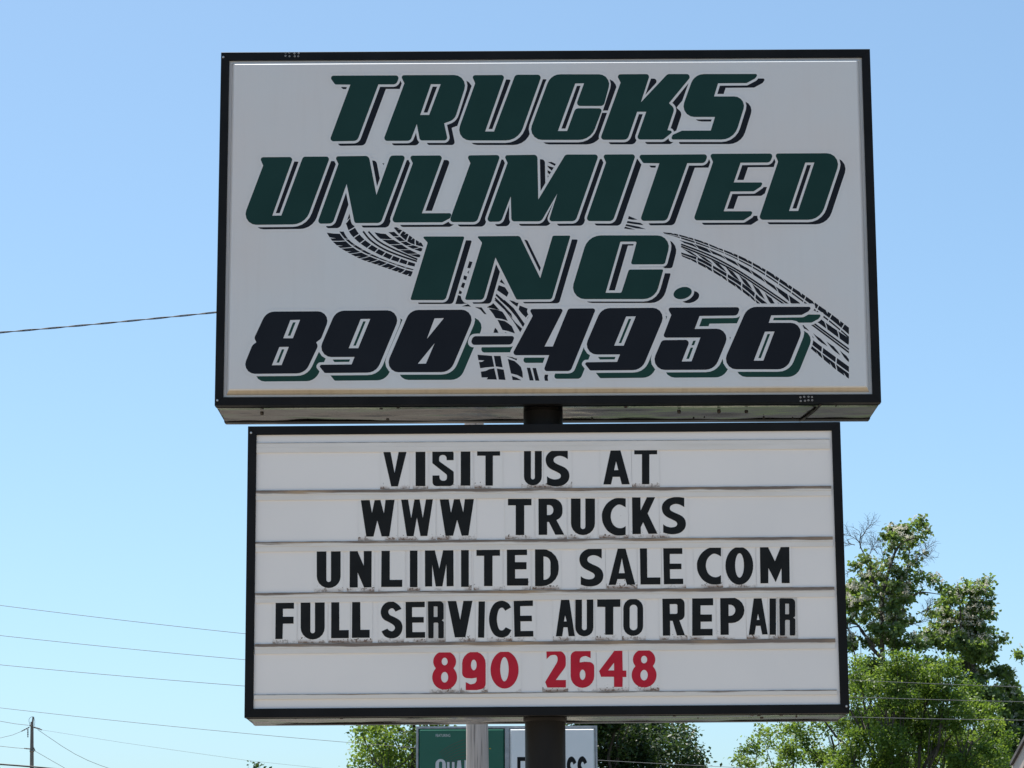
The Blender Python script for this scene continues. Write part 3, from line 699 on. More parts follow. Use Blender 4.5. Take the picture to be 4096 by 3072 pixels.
def rot180(cs, x0, x1, y0, y1, ox0, ox1, oy0, oy1):
    return [[(x1-(q[0]-ox0)/(ox1-ox0)*(x1-x0), y1-(q[1]-oy0)/(oy1-oy0)*(y1-y0), *q[2:]) for q in c] for c in cs]
L1=(1400,1740,800/2212); L2=(2000,1740,800/2212); L3=(1220,2150,1000/2212); L4=(2200,2150,1000/2212); L5=(1050,2360,1100/2212); L6=(2100,2360,1100/2212)
Sspec=[[(1069,279),(1146,278),(1147,163,45),(910,165,30),(911,312,12),(1072,440,25),(1072,506,40),(990,507,40),(989,447),(912,448),(913,566,45),(1147,564,45),(1147,405,20),(986,290,20),(986,221,38),(1068,221,38)]]
ROWS = [
 ('top', 1, [('VISIT', [
   ('V',L1,[[(365,172),(445,171),(493,420),(541,170),(630,169),(530,568),(456,569)]]),('I',L1,box_(726,833,167,565)),('S',L1,Sspec),('I',L1,box_(1225,1331,163,560)),('T',L1,Tg(1406,1660,159,229,1498,1580,560))]),
  ('US', [('U',L2,Ug(265,462,157,557,77)),('S',L2,[norm(S2,505,768,154,568)])]),
  ('AT', [('A',L2,[[(1228,149),(1326,148),(1435,545),(1347,546),(1326,462),(1247,463),(1228,547),(1143,547)],[(1284,290),(1309,388),(1262,389)]]),('T',L2,Tg(1485,1738,147,214,1570,1652,544))])]),
 ('second', 2, [('WWW', [
   ('W',L1,[[(120,722),(217,720),(243,862),(272,720),(336,719),(375,868),(393,718),(493,717),(435,1120),(350,1122),(302,945),(260,1123),(180,1124)]]),
   ('W',L1,[[(566,716),(642,714),(677,920),(712,714),(770,713),(805,918),(840,713),(917,711),(855,1117),(780,1118),(740,912),(703,1119),(628,1120)]]),
   ('W',L1,[[(993,713),(1092,712),(1117,862),(1150,711),(1215,711),(1252,855),(1270,710),(1370,709),(1310,1112),(1235,1113),(1185,938),(1140,1114),(1056,1115)]])]),
  ('TRUCKS', [('T',L2,Tg(88,348,707,778,174,268,1107)),('R',L2,[[(425,705),(690,703,118),(692,915,95),(624,940),(710,1102),(612,1103),(541,962),(521,962),(522,1104),(427,1105)],[(519,774),(590,774,50),(590,886,50),(520,886)]]),
   ('U',L2,Ug(785,1050,703,1107,106)),('C',L2,[norm(C2,1127,1390,697,1112)]),('K',L2,[[(1460,690),(1553,689),(1555,835),(1625,688),(1717,686),(1633,868),(1742,1092),(1643,1094),(1583,965),(1557,1020),(1558,1095),(1465,1096)]]),('S',L2,[norm(S2,1790,2056,686,1098)])])]),
 ('third', 3, [('UNLIMITED', [('U',L3,Ug(104,315,122,447,85)),('N',L3,[[(396,119),(463,118),(520,250),(520,117),(590,116),(588,441),(522,442),(466,310),(467,442),(395,443)]]),
   ('L',L3,[[(677,115),(750,114),(750,375),(861,374),(860,437),(674,438)]]),('I',L3,box_(928,995,112,440)),('M',L3,[[(1061,110),(1148,109),(1188,275),(1223,108),(1313,108),(1315,431),(1253,432),(1251,235),(1216,432),(1157,433),(1125,240),(1125,433),(1062,434)]]),
   ('I',L3,box_(1381,1449,107,437)),('T',L3,Tg(1517,1725,105,162,1584,1659,430)),('E',L3,[[(1786,102),(1964,101),(1965,155),(1858,156),(1858,218),(1960,218),(1960,281),(1859,282),(1859,362),(1975,361),(1975,425),(1787,426)]]),
   ('D',L3,[[(2035,102),(2245,100,150),(2245,432,150),(2036,431)],[(2110,168),(2172,168,55),(2172,374,55),(2111,374)]])]),
  ('SALE', [('S',L4,[norm(S2,260,472,94,433)]),('A',L4,[[(600,95),(667,94),(755,417),(682,418),(665,367),(597,368),(583,418),(518,420)],[(636,182),(661,315),(609,316)]]),
   ('L',L4,[[(795,94),(858,93),(861,354),(977,353),(977,415),(801,416)]]),('E',L4,[[(1002,96),(1170,95),(1171,145),(1060,146),(1060,231),(1163,231),(1163,280),(1061,281),(1062,365),(1178,364),(1179,412),(1008,414)]])]),
  ('COM', [('C',L4,[norm(C2,1300,1513,86,416)]),('O',L4,[ell(1675,250,123,168,36),ell(1677,247,39,108,28)]),
   ('M',L4,[[(1857,84),(1928,83),(1990,210),(2042,83),(2117,82),(2121,404),(2050,404),(2048,272),(1997,395),(1932,270),(1932,405),(1862,406)]])])]),
 ('fourth', 4, [('FULL', [('F',L5,[[(106,95),(253,94),(253,150),(164,151),(164,215),(250,215),(250,270),(164,271),(161,394),(103,395)]]),('U',L5,Ug(307,500,94,398,78)),
   ('L',L5,[[(553,99),(617,98),(618,323),(694,322),(694,387),(552,388)]]),('L',L5,[[(721,97),(786,96),(788,320),(862,320),(862,384),(719,385)]])]),
  ('SERVICE', [('S',L5,[norm(S3,951,1126,92,389)]),('E',L5,[[(1151,96),(1305,94),(1305,138),(1203,139),(1203,217),(1297,217),(1297,262),(1205,263),(1206,339),(1308,338),(1308,384),(1153,386)]]),('R',L5,R2(0,0)),
   ('V',L5,[[(1488,84),(1557,83),(1590,240),(1617,82),(1690,81),(1632,380),(1547,381)]]),('I',L5,[[(1738,92),(1790,92),(1783,384),(1733,383)]]),('C',L5,[norm(C3,1822,2002,86,383)]),
   ('E',L5,[[(2020,88),(2175,84),(2175,128),(2073,130),(2073,207),(2166,206),(2168,251),(2075,252),(2076,330),(2178,329),(2179,374),(2027,377)]])]),
  ('AUTO', [('A',L6,[[(290,79),(356,78),(401,371),(351,372),(342,300),(310,300),(299,373),(248,373)],[(323,203),(335,252),(313,253)]]),('U',L6,Ug(405,550,74,373,53)),('T',L6,Tg(581,767,72,136,645,710,360)),
   ('O',L6,[[(791,69,78),(950,69,78),(950,369,78),(791,369,78)],[(842,118,30),(904,118,30),(904,324,30),(842,324,30)]])]),
  ('REPAIR', [('R',L6,[[(1105,67),(1284,66,45),(1284,240,45),(1242,244),(1287,365),(1222,366),(1187,248),(1167,248),(1168,367),(1109,368)],[(1164,114),(1226,113,12),(1226,192,12),(1166,192)]]),
   ('E',L6,[[(1345,67),(1513,66),(1514,123),(1412,124),(1412,197),(1504,197),(1504,254),(1413,255),(1413,313),(1509,312),(1509,366),(1345,368)]]),('P',L6,[[(1570,62),(1765,60,105),(1765,266,105),(1638,266),(1639,360),(1573,361)],[(1637,118),(1692,118,45),(1692,208,45),(1638,208)]]),
   ('A',L6,[[(1840,68),(1903,67),(1953,357),(1908,358),(1894,288),(1858,288),(1846,360),(1800,361)],[(1874,190),(1886,240),(1865,241)]]),('I',L6,box_(1967,2019,68,360)),('R',L6,R2(716,-22))])]),
 ('bottom', 5, [('890', [('8',L5,eight(1465,496,801,92,100,24,31,29,43)),('9',L5,rot180(six,1606,1795,495,805,367,557,486,787)),('0',L5,[ell(1947,642,113,151,40),ell(1946,637,34,98,28)])]),
  ('2648', [('2',L6,[[(172,489),(328,488,80),(328,615,60),(247,724),(329,724),(329,784),(180,785),(162,740),(262,575,60),(262,520,42),(205,524,40),(174,556)]]),('6',L6,six),
   ('4',L6,[[(722,484),(783,483),(786,648),(815,648),(815,700),(786,700),(785,780),(716,780),(716,698),(612,698),(596,652)],[(716,585),(717,647),(668,647)]]),('8',L6,eight(958,481,783,90,100,25,31,30,43))])])]
ORD = ['first','second','third','fourth','fifth','sixth','seventh','eighth','ninth']
tile_plane = plane_of(lo_mw, .0102); ink_plane = plane_of(lo_mw, .0083)
lo_wm = lo_mw
for rname, ri, words in ROWS:
    items = []
    for word, letters in words:
        for k, (ch, Z, cs) in enumerate(letters):
            P = zoomed(cs, *Z); xs = [q[0] for q in P[0]]; ys = [q[1] for q in P[0]]
            items.append([word, k, len(letters), ch, P, min(xs), max(xs), min(ys), max(ys)])
    xa, ya, xb, yb, _ = rails[ri]; xt, yt, xu, yu, _ = rails[ri-1]
    for n, it in enumerate(items):
        word, k, L, ch, P, x0, x1, y0, y1 = it
        lft = x0-11; rgt = x1+11
        if n > 0: lft = max(lft, (items[n-1][6]+x0)/2+.8)
        if n < len(items)-1: rgt = min(rgt, (x1+items[n+1][5])/2-.8)
        f = ((x0+x1)/2-xa)/(xb-xa); yr = ya+(yb-ya)*f-5.5; yq = yt+(yu-yt)*f+24
        c = [tile_plane(lft, yr), tile_plane(rgt, yr), tile_plane(rgt, yq), tile_plane(lft, yq)]
        cx, z0, z1 = (c[0].x+c[1].x)/2, (c[0].z+c[1].z)/2, (c[2].z+c[3].z)/2; hw = (c[1].x-c[0].x)/2
        org = lo_mw @ Matrix.Translation((cx, .0102, z0))
        t = MB(); t.box((-hw, -.0009, 0), (hw, 0.0006, z1-z0))
        digit = ch.isdigit(); col = 'red' if digit else 'black'
        grey = (word == 'SERVICE' and ch == 'R') or (word == 'REPAIR' and k == 5)
        o = t.build('letter_panel', M['tile_grey'] if grey else M['tile']); o.matrix_world = org
        kind = 'digit' if digit else 'letter'
        pos = 'last' if k == L-1 else ORD[k]
        if word == 'WWW': pos = ['left', 'middle', 'right'][k]
        NUM = {'8':'eight','9':'nine','0':'zero','2':'two','6':'six','4':'four'}
        lab = f"{col} numeral {NUM[ch]} on a clear panel, {pos} of the {'three' if L == 3 else 'four'} numerals, bottom row" if digit else f"{col} {kind} {ch} on {'a greyer clear' if grey else 'a clear'} panel, {pos} {kind} of {word}, {rname} row"
        tag(o, lab, f'sign {kind}', f'slide-in letters on the {rname} row')
        inv = Matrix.Translation((cx, .0102, z0)).inverted()
        m = MB(); flat(m, P, lambda px, py: inv @ ink_plane(px, py)); lo = m.build(kind, M['letter_red'] if digit else M['letter_black'], o)

# ------------------------------------------------------------------ service sign behind (green and white twin panels)
QY = 40.0
q0 = at(1664.5, 2904, QY); q1 = at(2388.5, 2904, QY)
qs = empty('service_sign', ((q0.x+q1.x)/2, QY, 0)); tag(qs, 'twin panel service sign, green left and white right, standing behind the post', 'service sign')
qp = lambda y: (lambda px, py: at(px, py, QY+y) - qs.location)
zt = at(2026, 2904, QY).z; zb = zt-1.75; hwq = (q1.x-q0.x)/2
m = MB(); m.box((-hwq, .03, zb), (hwq, .35, zt)); m.build('cabinet', M['steel'], qs)
def X(px): return at(px, 2950, QY).x-qs.location.x
fr = MB(); t_ = zt
for (xa, xb, za, zb_) in [(-hwq, hwq, t_-.032, t_), (-hwq, hwq, zb, zb+.032)]: fr.box((xa, 0, za), (xb, .03, zb_))
for (xa, xb) in [(-hwq, X(1673)), (X(2020), X(2036)), (X(2381), hwq)]: fr.box((xa, 0, zb+.032), (xb, .03, t_-.032))
fr.build('frame', M['steel'], qs)
M['qgreen'] = noise_mat('green_sign_face', (.012,.115,.07), (.014,.125,.078), 3, .3, spec=.4)
M['qwhite'] = noise_mat('pale_sign_face', (.83,.84,.83), (.88,.88,.87), 3, .4)
M['qtext'] = noise_mat('white_sign_print', (.6,.6,.6), (.65,.65,.65), 3, .5)
M['qred'] = noise_mat('dull_red_print', (.075,.055,.04), (.085,.06,.045), 3, .5)
M['qyel'] = noise_mat('yellow_print', (.45,.33,.03), (.5,.36,.03), 3, .5)
for nm, xa, xb, mt in (('green_panel', X(1674), X(2019), 'qgreen'), ('white_panel', X(2037), X(2380), 'qwhite')):
    p = MB(); z1 = t_-.034; z0 = zb+.034; b = .03; yo, yi = .028, -.045
    A = [(xa,yo,z1),(xb,yo,z1),(xb,yo,z0),(xa,yo,z0)]; B = [(xa+b,yi,z1-b),(xb-b,yi,z1-b),(xb-b,yi,z0+b),(xa+b,yi,z0+b)]
    for k in range(4): p.poly([A[k], B[k], B[(k+1) % 4], A[(k+1) % 4]])
    p.poly(B[::-1]); pan_o = p.build(nm, M[mt], qs)
    tp = qp(-.0465)
    if nm == 'green_panel':
        fc = bpy.data.curves.new('featuring', 'FONT'); fc.body = 'FEATURING'; fo = bpy.data.objects.new('featuring', fc)
        me = fo.to_mesh(); co = np.array([v.co[:] for v in me.vertices]); mn = co.min(0); mx_ = co.max(0)
        a = tp(1743, 2947.5); b2 = tp(1801, 2936)
        vs = [(a.x+(v[0]-mn[0])/(mx_[0]-mn[0])*(b2.x-a.x), a.y, a.z+(v[1]-mn[1])/(mx_[1]-mn[1])*(b2.z-a.z)) for v in co]
        lt = MB(); lt.faces(vs, [tuple(pp.vertices) for pp in me.polygons]); lt.build('small_lettering', M['qtext'], pan_o)
        fo.to_mesh_clear(); bpy.data.objects.remove(fo); bpy.data.curves.remove(fc)
        sw = MB()
        for k in range(9):
            sx0, sy0, sx1, sy1 = 1757-k*0+ k*6, 3020+k*6.5-6, 1900, 2948+k*14
            pts = [(sx0+(sx1-sx0)*i/10, sy0+(sy1-sy0)*(i/10)**.8 - 7*math.sin(i/10*math.pi)) for i in range(11)]
            poly = [(x, y-1.0) for x, y in pts]+[(x, y+1.0) for x, y in reversed(pts)]
            flat(sw, [poly], tp)
        sw.build('swoosh', M['qred'], pan_o)
        tp2 = qp(-.0485)
        Q = [[(1742,3036,22),(1783,3036,22),(1783,3160,22),(1742,3160,22)],[(1756,3046,8),(1769,3046,8),(1769,3148,8),(1756,3148,8)]]
        W = [(Q,), (Ug(1788,1818,3048,3150,10),), ([[(1830,3043),(1843,3041),(1854,3150),(1844,3150),(1841,3118),(1830,3118),(1827,3150),(1818,3150)],[(1836,3075),(1839,3100),(1832,3100)]],),
             ([[(1858,3041),(1868,3041),(1868,3085),(1880,3041),(1891,3041),(1878,3088),(1892,3150),(1881,3150),(1871,3105),(1868,3115),(1868,3150),(1858,3150)]],),
             ([[(1895,3041),(1920,3041),(1920,3054),(1906,3054),(1906,3085),(1918,3085),(1918,3097),(1906,3097),(1906,3138),(1920,3138),(1920,3150),(1895,3150)]],),
             ([[(1924,3041),(1950,3041,10),(1950,3092,10),(1942,3095),(1952,3150),(1941,3150),(1935,3100),(1934,3150),(1924,3150)],[(1934,3053),(1940,3053,3),(1940,3084,3),(1934,3084)]],)]
        for (cs,) in W:
            l_ = MB(); flat(l_, cs, tp2); l_.build('letter', M['qtext'], pan_o)
        yl = MB(); flat(yl, [[(1957,2993),(1963,2992),(1965,2995),(1961,2997),(1957,2996)]], tp2); yl.build('yellow_mark', M['qyel'], pan_o)
    else:
        tp2 = qp(-.0475); E_ = lambda x: [[(x,3028),(x+33,3028),(x+33,3044),(x+13,3044),(x+13,3076),(x+30,3076),(x+30,3091),(x+13,3091),(x+13,3128),(x+33,3128),(x+33,3144),(x,3144)]]
        EX = [E_(2069), [[(2107,3028),(2121,3028),(2126,3065),(2132,3028),(2145,3028),(2134,3085),(2146,3144),(2132,3144),(2126,3105),(2120,3144),(2106,3144),(2118,3085)]],
              [[(2150,3028),(2182,3028,14),(2182,3095,14),(2163,3095),(2163,3144),(2150,3144)],[(2163,3042),(2170,3042,5),(2170,3081,5),(2163,3081)]],
              [[(2188,3028),(2221,3028,14),(2221,3085,10),(2212,3089),(2223,3144),(2209,3144),(2203,3096),(2201,3096),(2201,3144),(2188,3144)],[(2201,3042),(2208,3042,5),(2208,3081,5),(2201,3081)]],
              E_(2228), [norm(S3,2267,2307,3026,3145)], [norm(S3,2310,2350,3025,3145)]]
        for cs in EX:
            l_ = MB(); flat(l_, cs, tp2); l_.build('letter', M['letter_black'], pan_o)
for sx in (-.8, .8):
    p = MB(); p.tube([(sx,.19,-.2),(sx,.19,zb+.02)], .07, 14); p.build('post', M['steel'], qs)

# ------------------------------------------------------------------ wooden pole behind the sign + twisted service cable
WY = 30.0
base = at(1912, 3072, WY); wp = empty('wooden_pole', (base.x, WY, 0)); tag(wp, 'grey weathered wooden pole standing close behind the black sign post', 'utility pole')
def wx(py, px): return at(px, py, WY)
tp_ = wx(1130, 1893); md = wx(1695, 1896.5); lw = wx(2910, 1908.5)
m = MB(); prof = [(Vector((lw.x+.03, WY, -.3)), .135), (lw, .124), (md, .110), (tp_, .104)]
pts = []; rr = []
for i in range(len(prof)-1):
    for k in range(8):
        f = k/8; pts.append(prof[i][0].lerp(prof[i+1][0], f)-wp.location); rr.append((prof[i][1]+(prof[i+1][1]-prof[i][1])*f)*(1+random.uniform(-.012,.012)))
pts.append(prof[-1][0]-wp.location); rr.append(prof[-1][1])
m.tube(pts, rr, 22); m.build('pole_shaft', M['woodpole'], wp)
hk = MB(); hk.tube([tp_-wp.location+Vector((-.1,-.02,-.12)), tp_-wp.location+Vector((-.2,-.03,-.13))], [.02,.015], 8); hk.build('wire_clamp', M['bolt'], wp)

def wire(name, pts, r, mat, label, cat, group=None, n=5):
    m = MB(); o0 = Vector(pts[0]); m.tube([Vector(p)-o0 for p in pts], r, n); o = m.build(name, mat); o.location = o0; tag(o, label, cat, group); return o

def curve_px(anchors, Y0, Y1, n=40):
    """smooth line through photo points, spread over a range of distance"""
    xs = np.array([a[0] for a in anchors], float); ys = np.array([a[1] for a in anchors], float)
    co = np.polyfit(xs, ys, min(2, len(xs)-1)); X_ = np.linspace(xs.min(), xs.max(), n)
    return [at(x, np.polyval(co, x), Y0+(Y1-Y0)*i/(n-1)) for i, x in enumerate(X_)]
cen = curve_px([(-900,1395),(0,1331),(300,1306),(600,1278),(860,1244),(1840,1138)], WY, WY, 260)
tw = empty('service_cable', cen[-1]); tag(tw, 'black twisted service cable running left from behind the big sign', 'cable')
for ph in (0, math.pi):
    m = MB(); pts = []
    for i, c in enumerate(cen):
        d = (c-cen[0]).length; a = 2*math.pi*d/.60+ph
        pts.append(c+Vector((0, math.cos(a)*.0062, math.sin(a)*.0062))-cen[-1])
    m.tube(pts, .0058, 6); m.build('strand', M['wire'], tw)

PY = 36.0
for (lab, an) in (('highest of the three parallel grey overhead wires passing behind the letter board', [(-700,2325),(0,2423),(500,2483),(975,2534),(3395,2719),(3750,2735),(4096,2747),(4700,2765)]),
                  ('middle of the three parallel grey overhead wires passing behind the letter board', [(-700,2460),(0,2542),(500,2594),(975,2638),(3395,2788),(3750,2799),(4096,2807),(4700,2815)]),
                  ('lowest of the three parallel grey overhead wires passing behind the letter board', [(-700,2587),(0,2657),(500,2705),(975,2745),(3395,2868),(3750,2876),(4096,2880),(4700,2884)])):
    wire('overhead_wire', curve_px(an, PY, PY+1, 60), .0037, M['wire_pale'], lab, 'wire', 'three wires passing behind the letter board')
wire('overhead_wire', curve_px([(-500,2774),(0,2826),(1000,2935),(1430,2973),(2392,3043),(2850,3067),(3300,3082)], 47, 47, 60), .0042, M['wire_pale'], 'thin lone wire slanting below the letter board and past the dark tree', 'wire')

# ------------------------------------------------------------------ far utility pole
UY = 150.0
def ux(px, py): return at(px, py, UY)
zbase = ux(127, 3072); up = empty('utility_pole', (zbase.x, UY, 0)); tag(up, 'distant wooden utility pole with insulators in the lower left corner', 'utility pole')
k_ = 450/2212
def uz(zx, zy, dy=0): return at(zx*k_, 2820+zy*k_, UY+dy)-up.location
m = MB(); m.tube([Vector((0,0,-.3)), uz(625,1239), uz(627,700), uz(630,330)], [.16,.112,.098,.085], 12); m.build('pole_shaft', M['farpole'], up)
m = MB(); m.tube([uz(632,420,-.1), uz(655,230,-.1)], [.055,.05], 8); m.build('pole_top_bracket', M['farpole'], up)
m = MB(); m.tube([uz(640,228,-.1), uz(600,240,-.1), uz(570,280,-.1), uz(570,330,-.1), uz(590,385,-.1)], .012, 5); m.tube([uz(665,240,-.1), uz(685,320,-.1), uz(680,410,-.1)], .012, 5); m.build('jumper_wire', M['wire'], up)
def insul(a, b):
    m = MB(); P = [uz(*a, -.1).lerp(uz(*b, -.1), t/8) for t in range(9)]
    m.tube(P, [.02,.04,.02,.045,.02,.045,.02,.035,.015], 8); m.build('insulator', M['farpole'], up)
insul((580,435),(415,520)); insul((665,430),(830,492)); insul((600,865),(470,852)); insul((548,470),(548,640)); insul((655,830),(690,905))
m = MB(); m.tube([uz(665,440,-.1), uz(790,470,-.1)], .035, 8); m.build('bracket', M['farpole'], up)
m = MB(); m.tube([uz(580,400,-.1), uz(620,410,-.1)], .045, 8); m.tube([uz(585,905,-.1), uz(670,910,-.1)], .05, 8); m.build('clamp', M['farpole'], up)
def uw(anch, r, lab, mat='wire_pale'):
    wire('pole_wire', [at(x, y, UY-.1) for x, y in anch], r, M[mat], lab, 'wire', 'wires of the distant utility pole')
uw([(-60,2873),(0,2884.5),(60,2895),(115,2901)], .014, 'upper wire running left from the top of the distant pole')
uw([(-60,2968),(0,2952),(50,2940),(84,2926)], .012, 'thin wire sagging left from the angled insulator of the distant pole', 'wire_pale')
uw([(-60,2976),(0,2984.5),(50,2990),(95,2994)], .014, 'lower wire running left from the distant pole')
uw([(150,2918),(200,2952),(250,2986),(300,3016),(350,3041),(400,3061),(450,3078),(560,3108)], .013, 'longer wire falling right from the insulators of the distant pole')
uw([(140,3004),(180,3027),(220,3050),(262,3074),(330,3108)], .012, 'shorter wire falling right from the middle of the distant pole')
uw([(170,2920),(500,2972),(800,3015),(1000,3043),(1400,3085)], .007, 'very faint thin wire stretching right from the distant pole', 'wire_pale')
wire('thick_cable', [at(x, y, 100) for x, y in [(-80,3053),(0,3057),(80,3063),(165,3070),(260,3079),(400,3092)]], .032, M['wire'], 'thick dark cable crossing the distant pole at the bottom left', 'cable')

# ------------------------------------------------------------------ building corner, lower right
BY = 30.0
e0 = at(4054, 3058, BY); bd = empty('building', (e0.x+4.5, BY-4, 0)); tag(bd, 'beige building with a sloping roof edge showing in the lower right corner', 'building')
def BL(p): return Vector(p)-bd.location
PT = .25; RL = 8.0                               # roof pitch and length of the rake running towards the camera
def prism(name, mat, pts, x0, x1):
    m = MB(); n = len(pts); A = [BL((x0, y, z)) for y, z in pts]; B = [BL((x1, y, z)) for y, z in pts]
    m.poly(A); m.poly(B[::-1])
    for i in range(n): m.poly([A[i], B[i], B[(i+1) % n], A[(i+1) % n]])
    return m.build(name, mat, bd)
z0 = e0.z; ym, y1 = BY-RL/2, BY-RL; zr = z0+PT*RL/2
prism('fascia_board', M['fascia'], [(BY, z0), (ym, zr), (y1, z0), (y1, z0-.2), (ym, zr-.2), (BY, z0-.2)], e0.x, e0.x+.05)
prism('soffit_board', M['fascia'], [(BY, z0-.17), (ym, zr-.17), (y1, z0-.17), (y1, z0-.19), (ym, zr-.19), (BY, z0-.19)], e0.x+.052, e0.x+.5)
prism('gutter', M['fascia'], [(BY+.12, z0+.01), (BY+.003, z0+.01), (BY+.003, z0-.14), (BY+.08, z0-.14)], e0.x, e0.x+9)
prism('roof', M['roof'], [(BY+.05, z0+.045-PT*.05), (ym, zr+.045), (y1-.05, z0+.045-PT*.05), (y1-.05, z0+.004-PT*.05), (ym, zr+.004), (BY+.05, z0+.004-PT*.05)], e0.x-.03, e0.x+9)
prism('wall', M['siding'], [(BY-.4, -.1), (BY-.4, z0-.2+PT*.35), (ym, zr-.21), (y1+.4, z0-.2+PT*.35), (y1+.4, -.1)], e0.x+.45, e0.x+8.6)

# ------------------------------------------------------------------ trees
def leaf_mesh(name, centers, size, aspect, up_bias, tint, mat, parent, droop=0., fold=.25):
    n = len(centers)
    nrm = rng.normal(size=(n,3)); nrm[:,2] = np.abs(nrm[:,2])*.6+up_bias; nrm /= np.linalg.norm(nrm, axis=1)[:,None]
    d = rng.normal(size=(n,3)); d[:,2] -= droop; d -= nrm*(d*nrm).sum(1)[:,None]; d /= np.linalg.norm(d, axis=1)[:,None]+1e-9
    b = np.cross(nrm, d); L = size*rng.uniform(.65,1.25,n)[:,None]; W = L*aspect
    p0 = centers; p2 = centers+d*L; mid = centers+d*L*.45
    p1 = mid+b*W*.5+nrm*W*fold*.5; p3 = mid-b*W*.5+nrm*W*fold*.5
    co = np.stack([p0,p1,p2,p3],1).reshape(-1,3).astype(np.float32)
    me = bpy.data.meshes.new(name); me.vertices.add(4*n); me.vertices.foreach_set('co', co.ravel())
    base = np.arange(n)*4; tri = np.stack([base, base+1, base+2, base, base+2, base+3],1).ravel().astype(np.int32)
    me.loops.add(6*n); me.loops.foreach_set('vertex_index', tri)
    me.polygons.add(2*n); me.polygons.foreach_set('loop_start', np.arange(0,6*n,3,dtype=np.int32)); me.polygons.foreach_set('loop_total', np.full(2*n,3,np.int32))
    att = me.attributes.new('tint','FLOAT','POINT'); att.data.foreach_set('value', np.repeat(tint,4).astype(np.float32))
    me.update(calc_edges=True); me.validate()
    o = link(name, me, mat, parent); o['kind'] = 'stuff'; return o

def blob_points(blobs, Z, Y, depth, per, clump_r, loc, leaves, shrink=.85):
    """clump centres inside ellipsoids given in photo pixels; returns clump centres and leaf positions (local)"""
    ox, oy, s = Z; cc = []; pp = []; tt = []
    for (cx, cy, rx, ry, *dz) in blobs:
        px, py = ox+cx*s, oy+cy*s; m_per = Y/F_PX; R = np.array([rx*s*m_per, 0, ry*s*m_per]); R[1] = max(R[0], R[2])*1.0
        c0 = at(px, py, Y+(dz[0] if dz else random.uniform(-depth, depth)))
        vol = R[0]*R[1]*R[2]; k = max(1, int(per*vol**(2/3)+.5))
        for _ in range(k):
            v = rng.normal(size=3); v /= np.linalg.norm(v); v *= rng.uniform(.25,1)**.6
            q = np.array(c0)+v*R*shrink; cc.append(q-np.array(loc))
            nl = int(leaves*rng.uniform(.6,1.3)); w = rng.normal(size=(nl,3))*clump_r*np.array([1,1,.75])*.55
            pp.append(q+w-np.array(loc)); tt.append(np.clip(rng.normal(.5,.22)+rng.normal(0,.16,nl),0,1))
    return np.array(cc), np.concatenate(pp), np.concatenate(tt)

def limb(mb, a, b, r0, r1, wob, seed, n=6):
    r = random.Random(seed); pts = []; rr = []
    ln = (b-a).length
    for k in range(n+1):
        t = k/n; p = a.lerp(b, t); p = p+Vector((r.uniform(-1,1), r.uniform(-1,1), r.uniform(-.5,.5)))*wob*ln*math.sin(t*math.pi); p.z -= .10*ln*math.sin(t*math.pi)*(1 if wob else 0)
        pts.append(p); rr.append(r0+(r1-r0)*t)
    mb.tube(pts, rr, 6)

def tree(name, label, Y, base_px, groups, leafmat, lsize, aspect, per, clump_r, leaves, depth, trunk_r, droop, fork_z=1.2, up=.55, group=None, px_limbs=(), twig_frac=.35, shrink=.85):
    b = at(base_px, 3072, Y); t = empty(name, (b.x, Y, 0)); tag(t, label, 'tree', group)
    C_, P_, T_ = [], [], []
    for Z, blobs in groups:
        c, p, tt = blob_points(blobs, Z, Y, depth, per, clump_r, t.location, leaves, shrink); C_.append(c); P_.append(p); T_.append(tt)
    C_ = np.concatenate(C_); P_ = np.concatenate(P_); T_ = np.concatenate(T_)
    mb = MB(); top = Vector((0,0,fork_z)); mb.tube([Vector((0,0,-.2)), Vector((.02,0,fork_z*.5)), top, top+Vector((0,0,.4))], [trunk_r*1.25, trunk_r, trunk_r*.9, trunk_r*.6], 12)
    mb.build('trunk', M['trunk'], t)
    # scaffold limbs to k-means style centres, twigs to clumps
    br = MB(); k = max(5, min(16, len(C_)//40)); idx = rng.choice(len(C_), k, replace=False); cen = C_[idx].copy()
    for _ in range(5):
        a = ((C_[:,None,:]-cen[None])**2).sum(2).argmin(1)
        for j in range(k):
            if (a == j).any(): cen[j] = C_[a == j].mean(0)
    for j in range(k):
        e = Vector(cen[j]); limb(br, top, e, trunk_r*.42, trunk_r*.16, .07, j*7+int(Y))
        mem = C_[a == j]
        for q in mem[rng.random(len(mem)) < twig_frac]:
            limb(br, e.lerp(top, rng.uniform(0,.35)), Vector(q), trunk_r*.12, trunk_r*.03, .06, int(abs(q[0])*1000), 4)
    for pl_, r0, r1 in px_limbs:
        pts = [at(x, y, Y-.3)-t.location for x, y in pl_]; L = smooth3(pts); br.tube(L, [r0+(r1-r0)*i/(len(L)-1) for i in range(len(L))], 7)
    br.build('limbs', M['trunk'], t)
    leaf_mesh('crown', P_, lsize, aspect, up, T_, leafmat, t, droop)
    return t, C_

def smooth3(pts):
    out = []
    for i in range(len(pts)-1):
        p0, p1, p2, p3 = pts[max(i-1,0)], pts[i], pts[i+1], pts[min(i+2, len(pts)-1)]
        for k in range(5):
            u = k/5; out.append(.5*((2*p1)+(-p0+p2)*u+(2*p0-5*p1+4*p2-p3)*u*u+(-p0+3*p1-3*p2+p3)*u**3))
    return out+[pts[-1]]

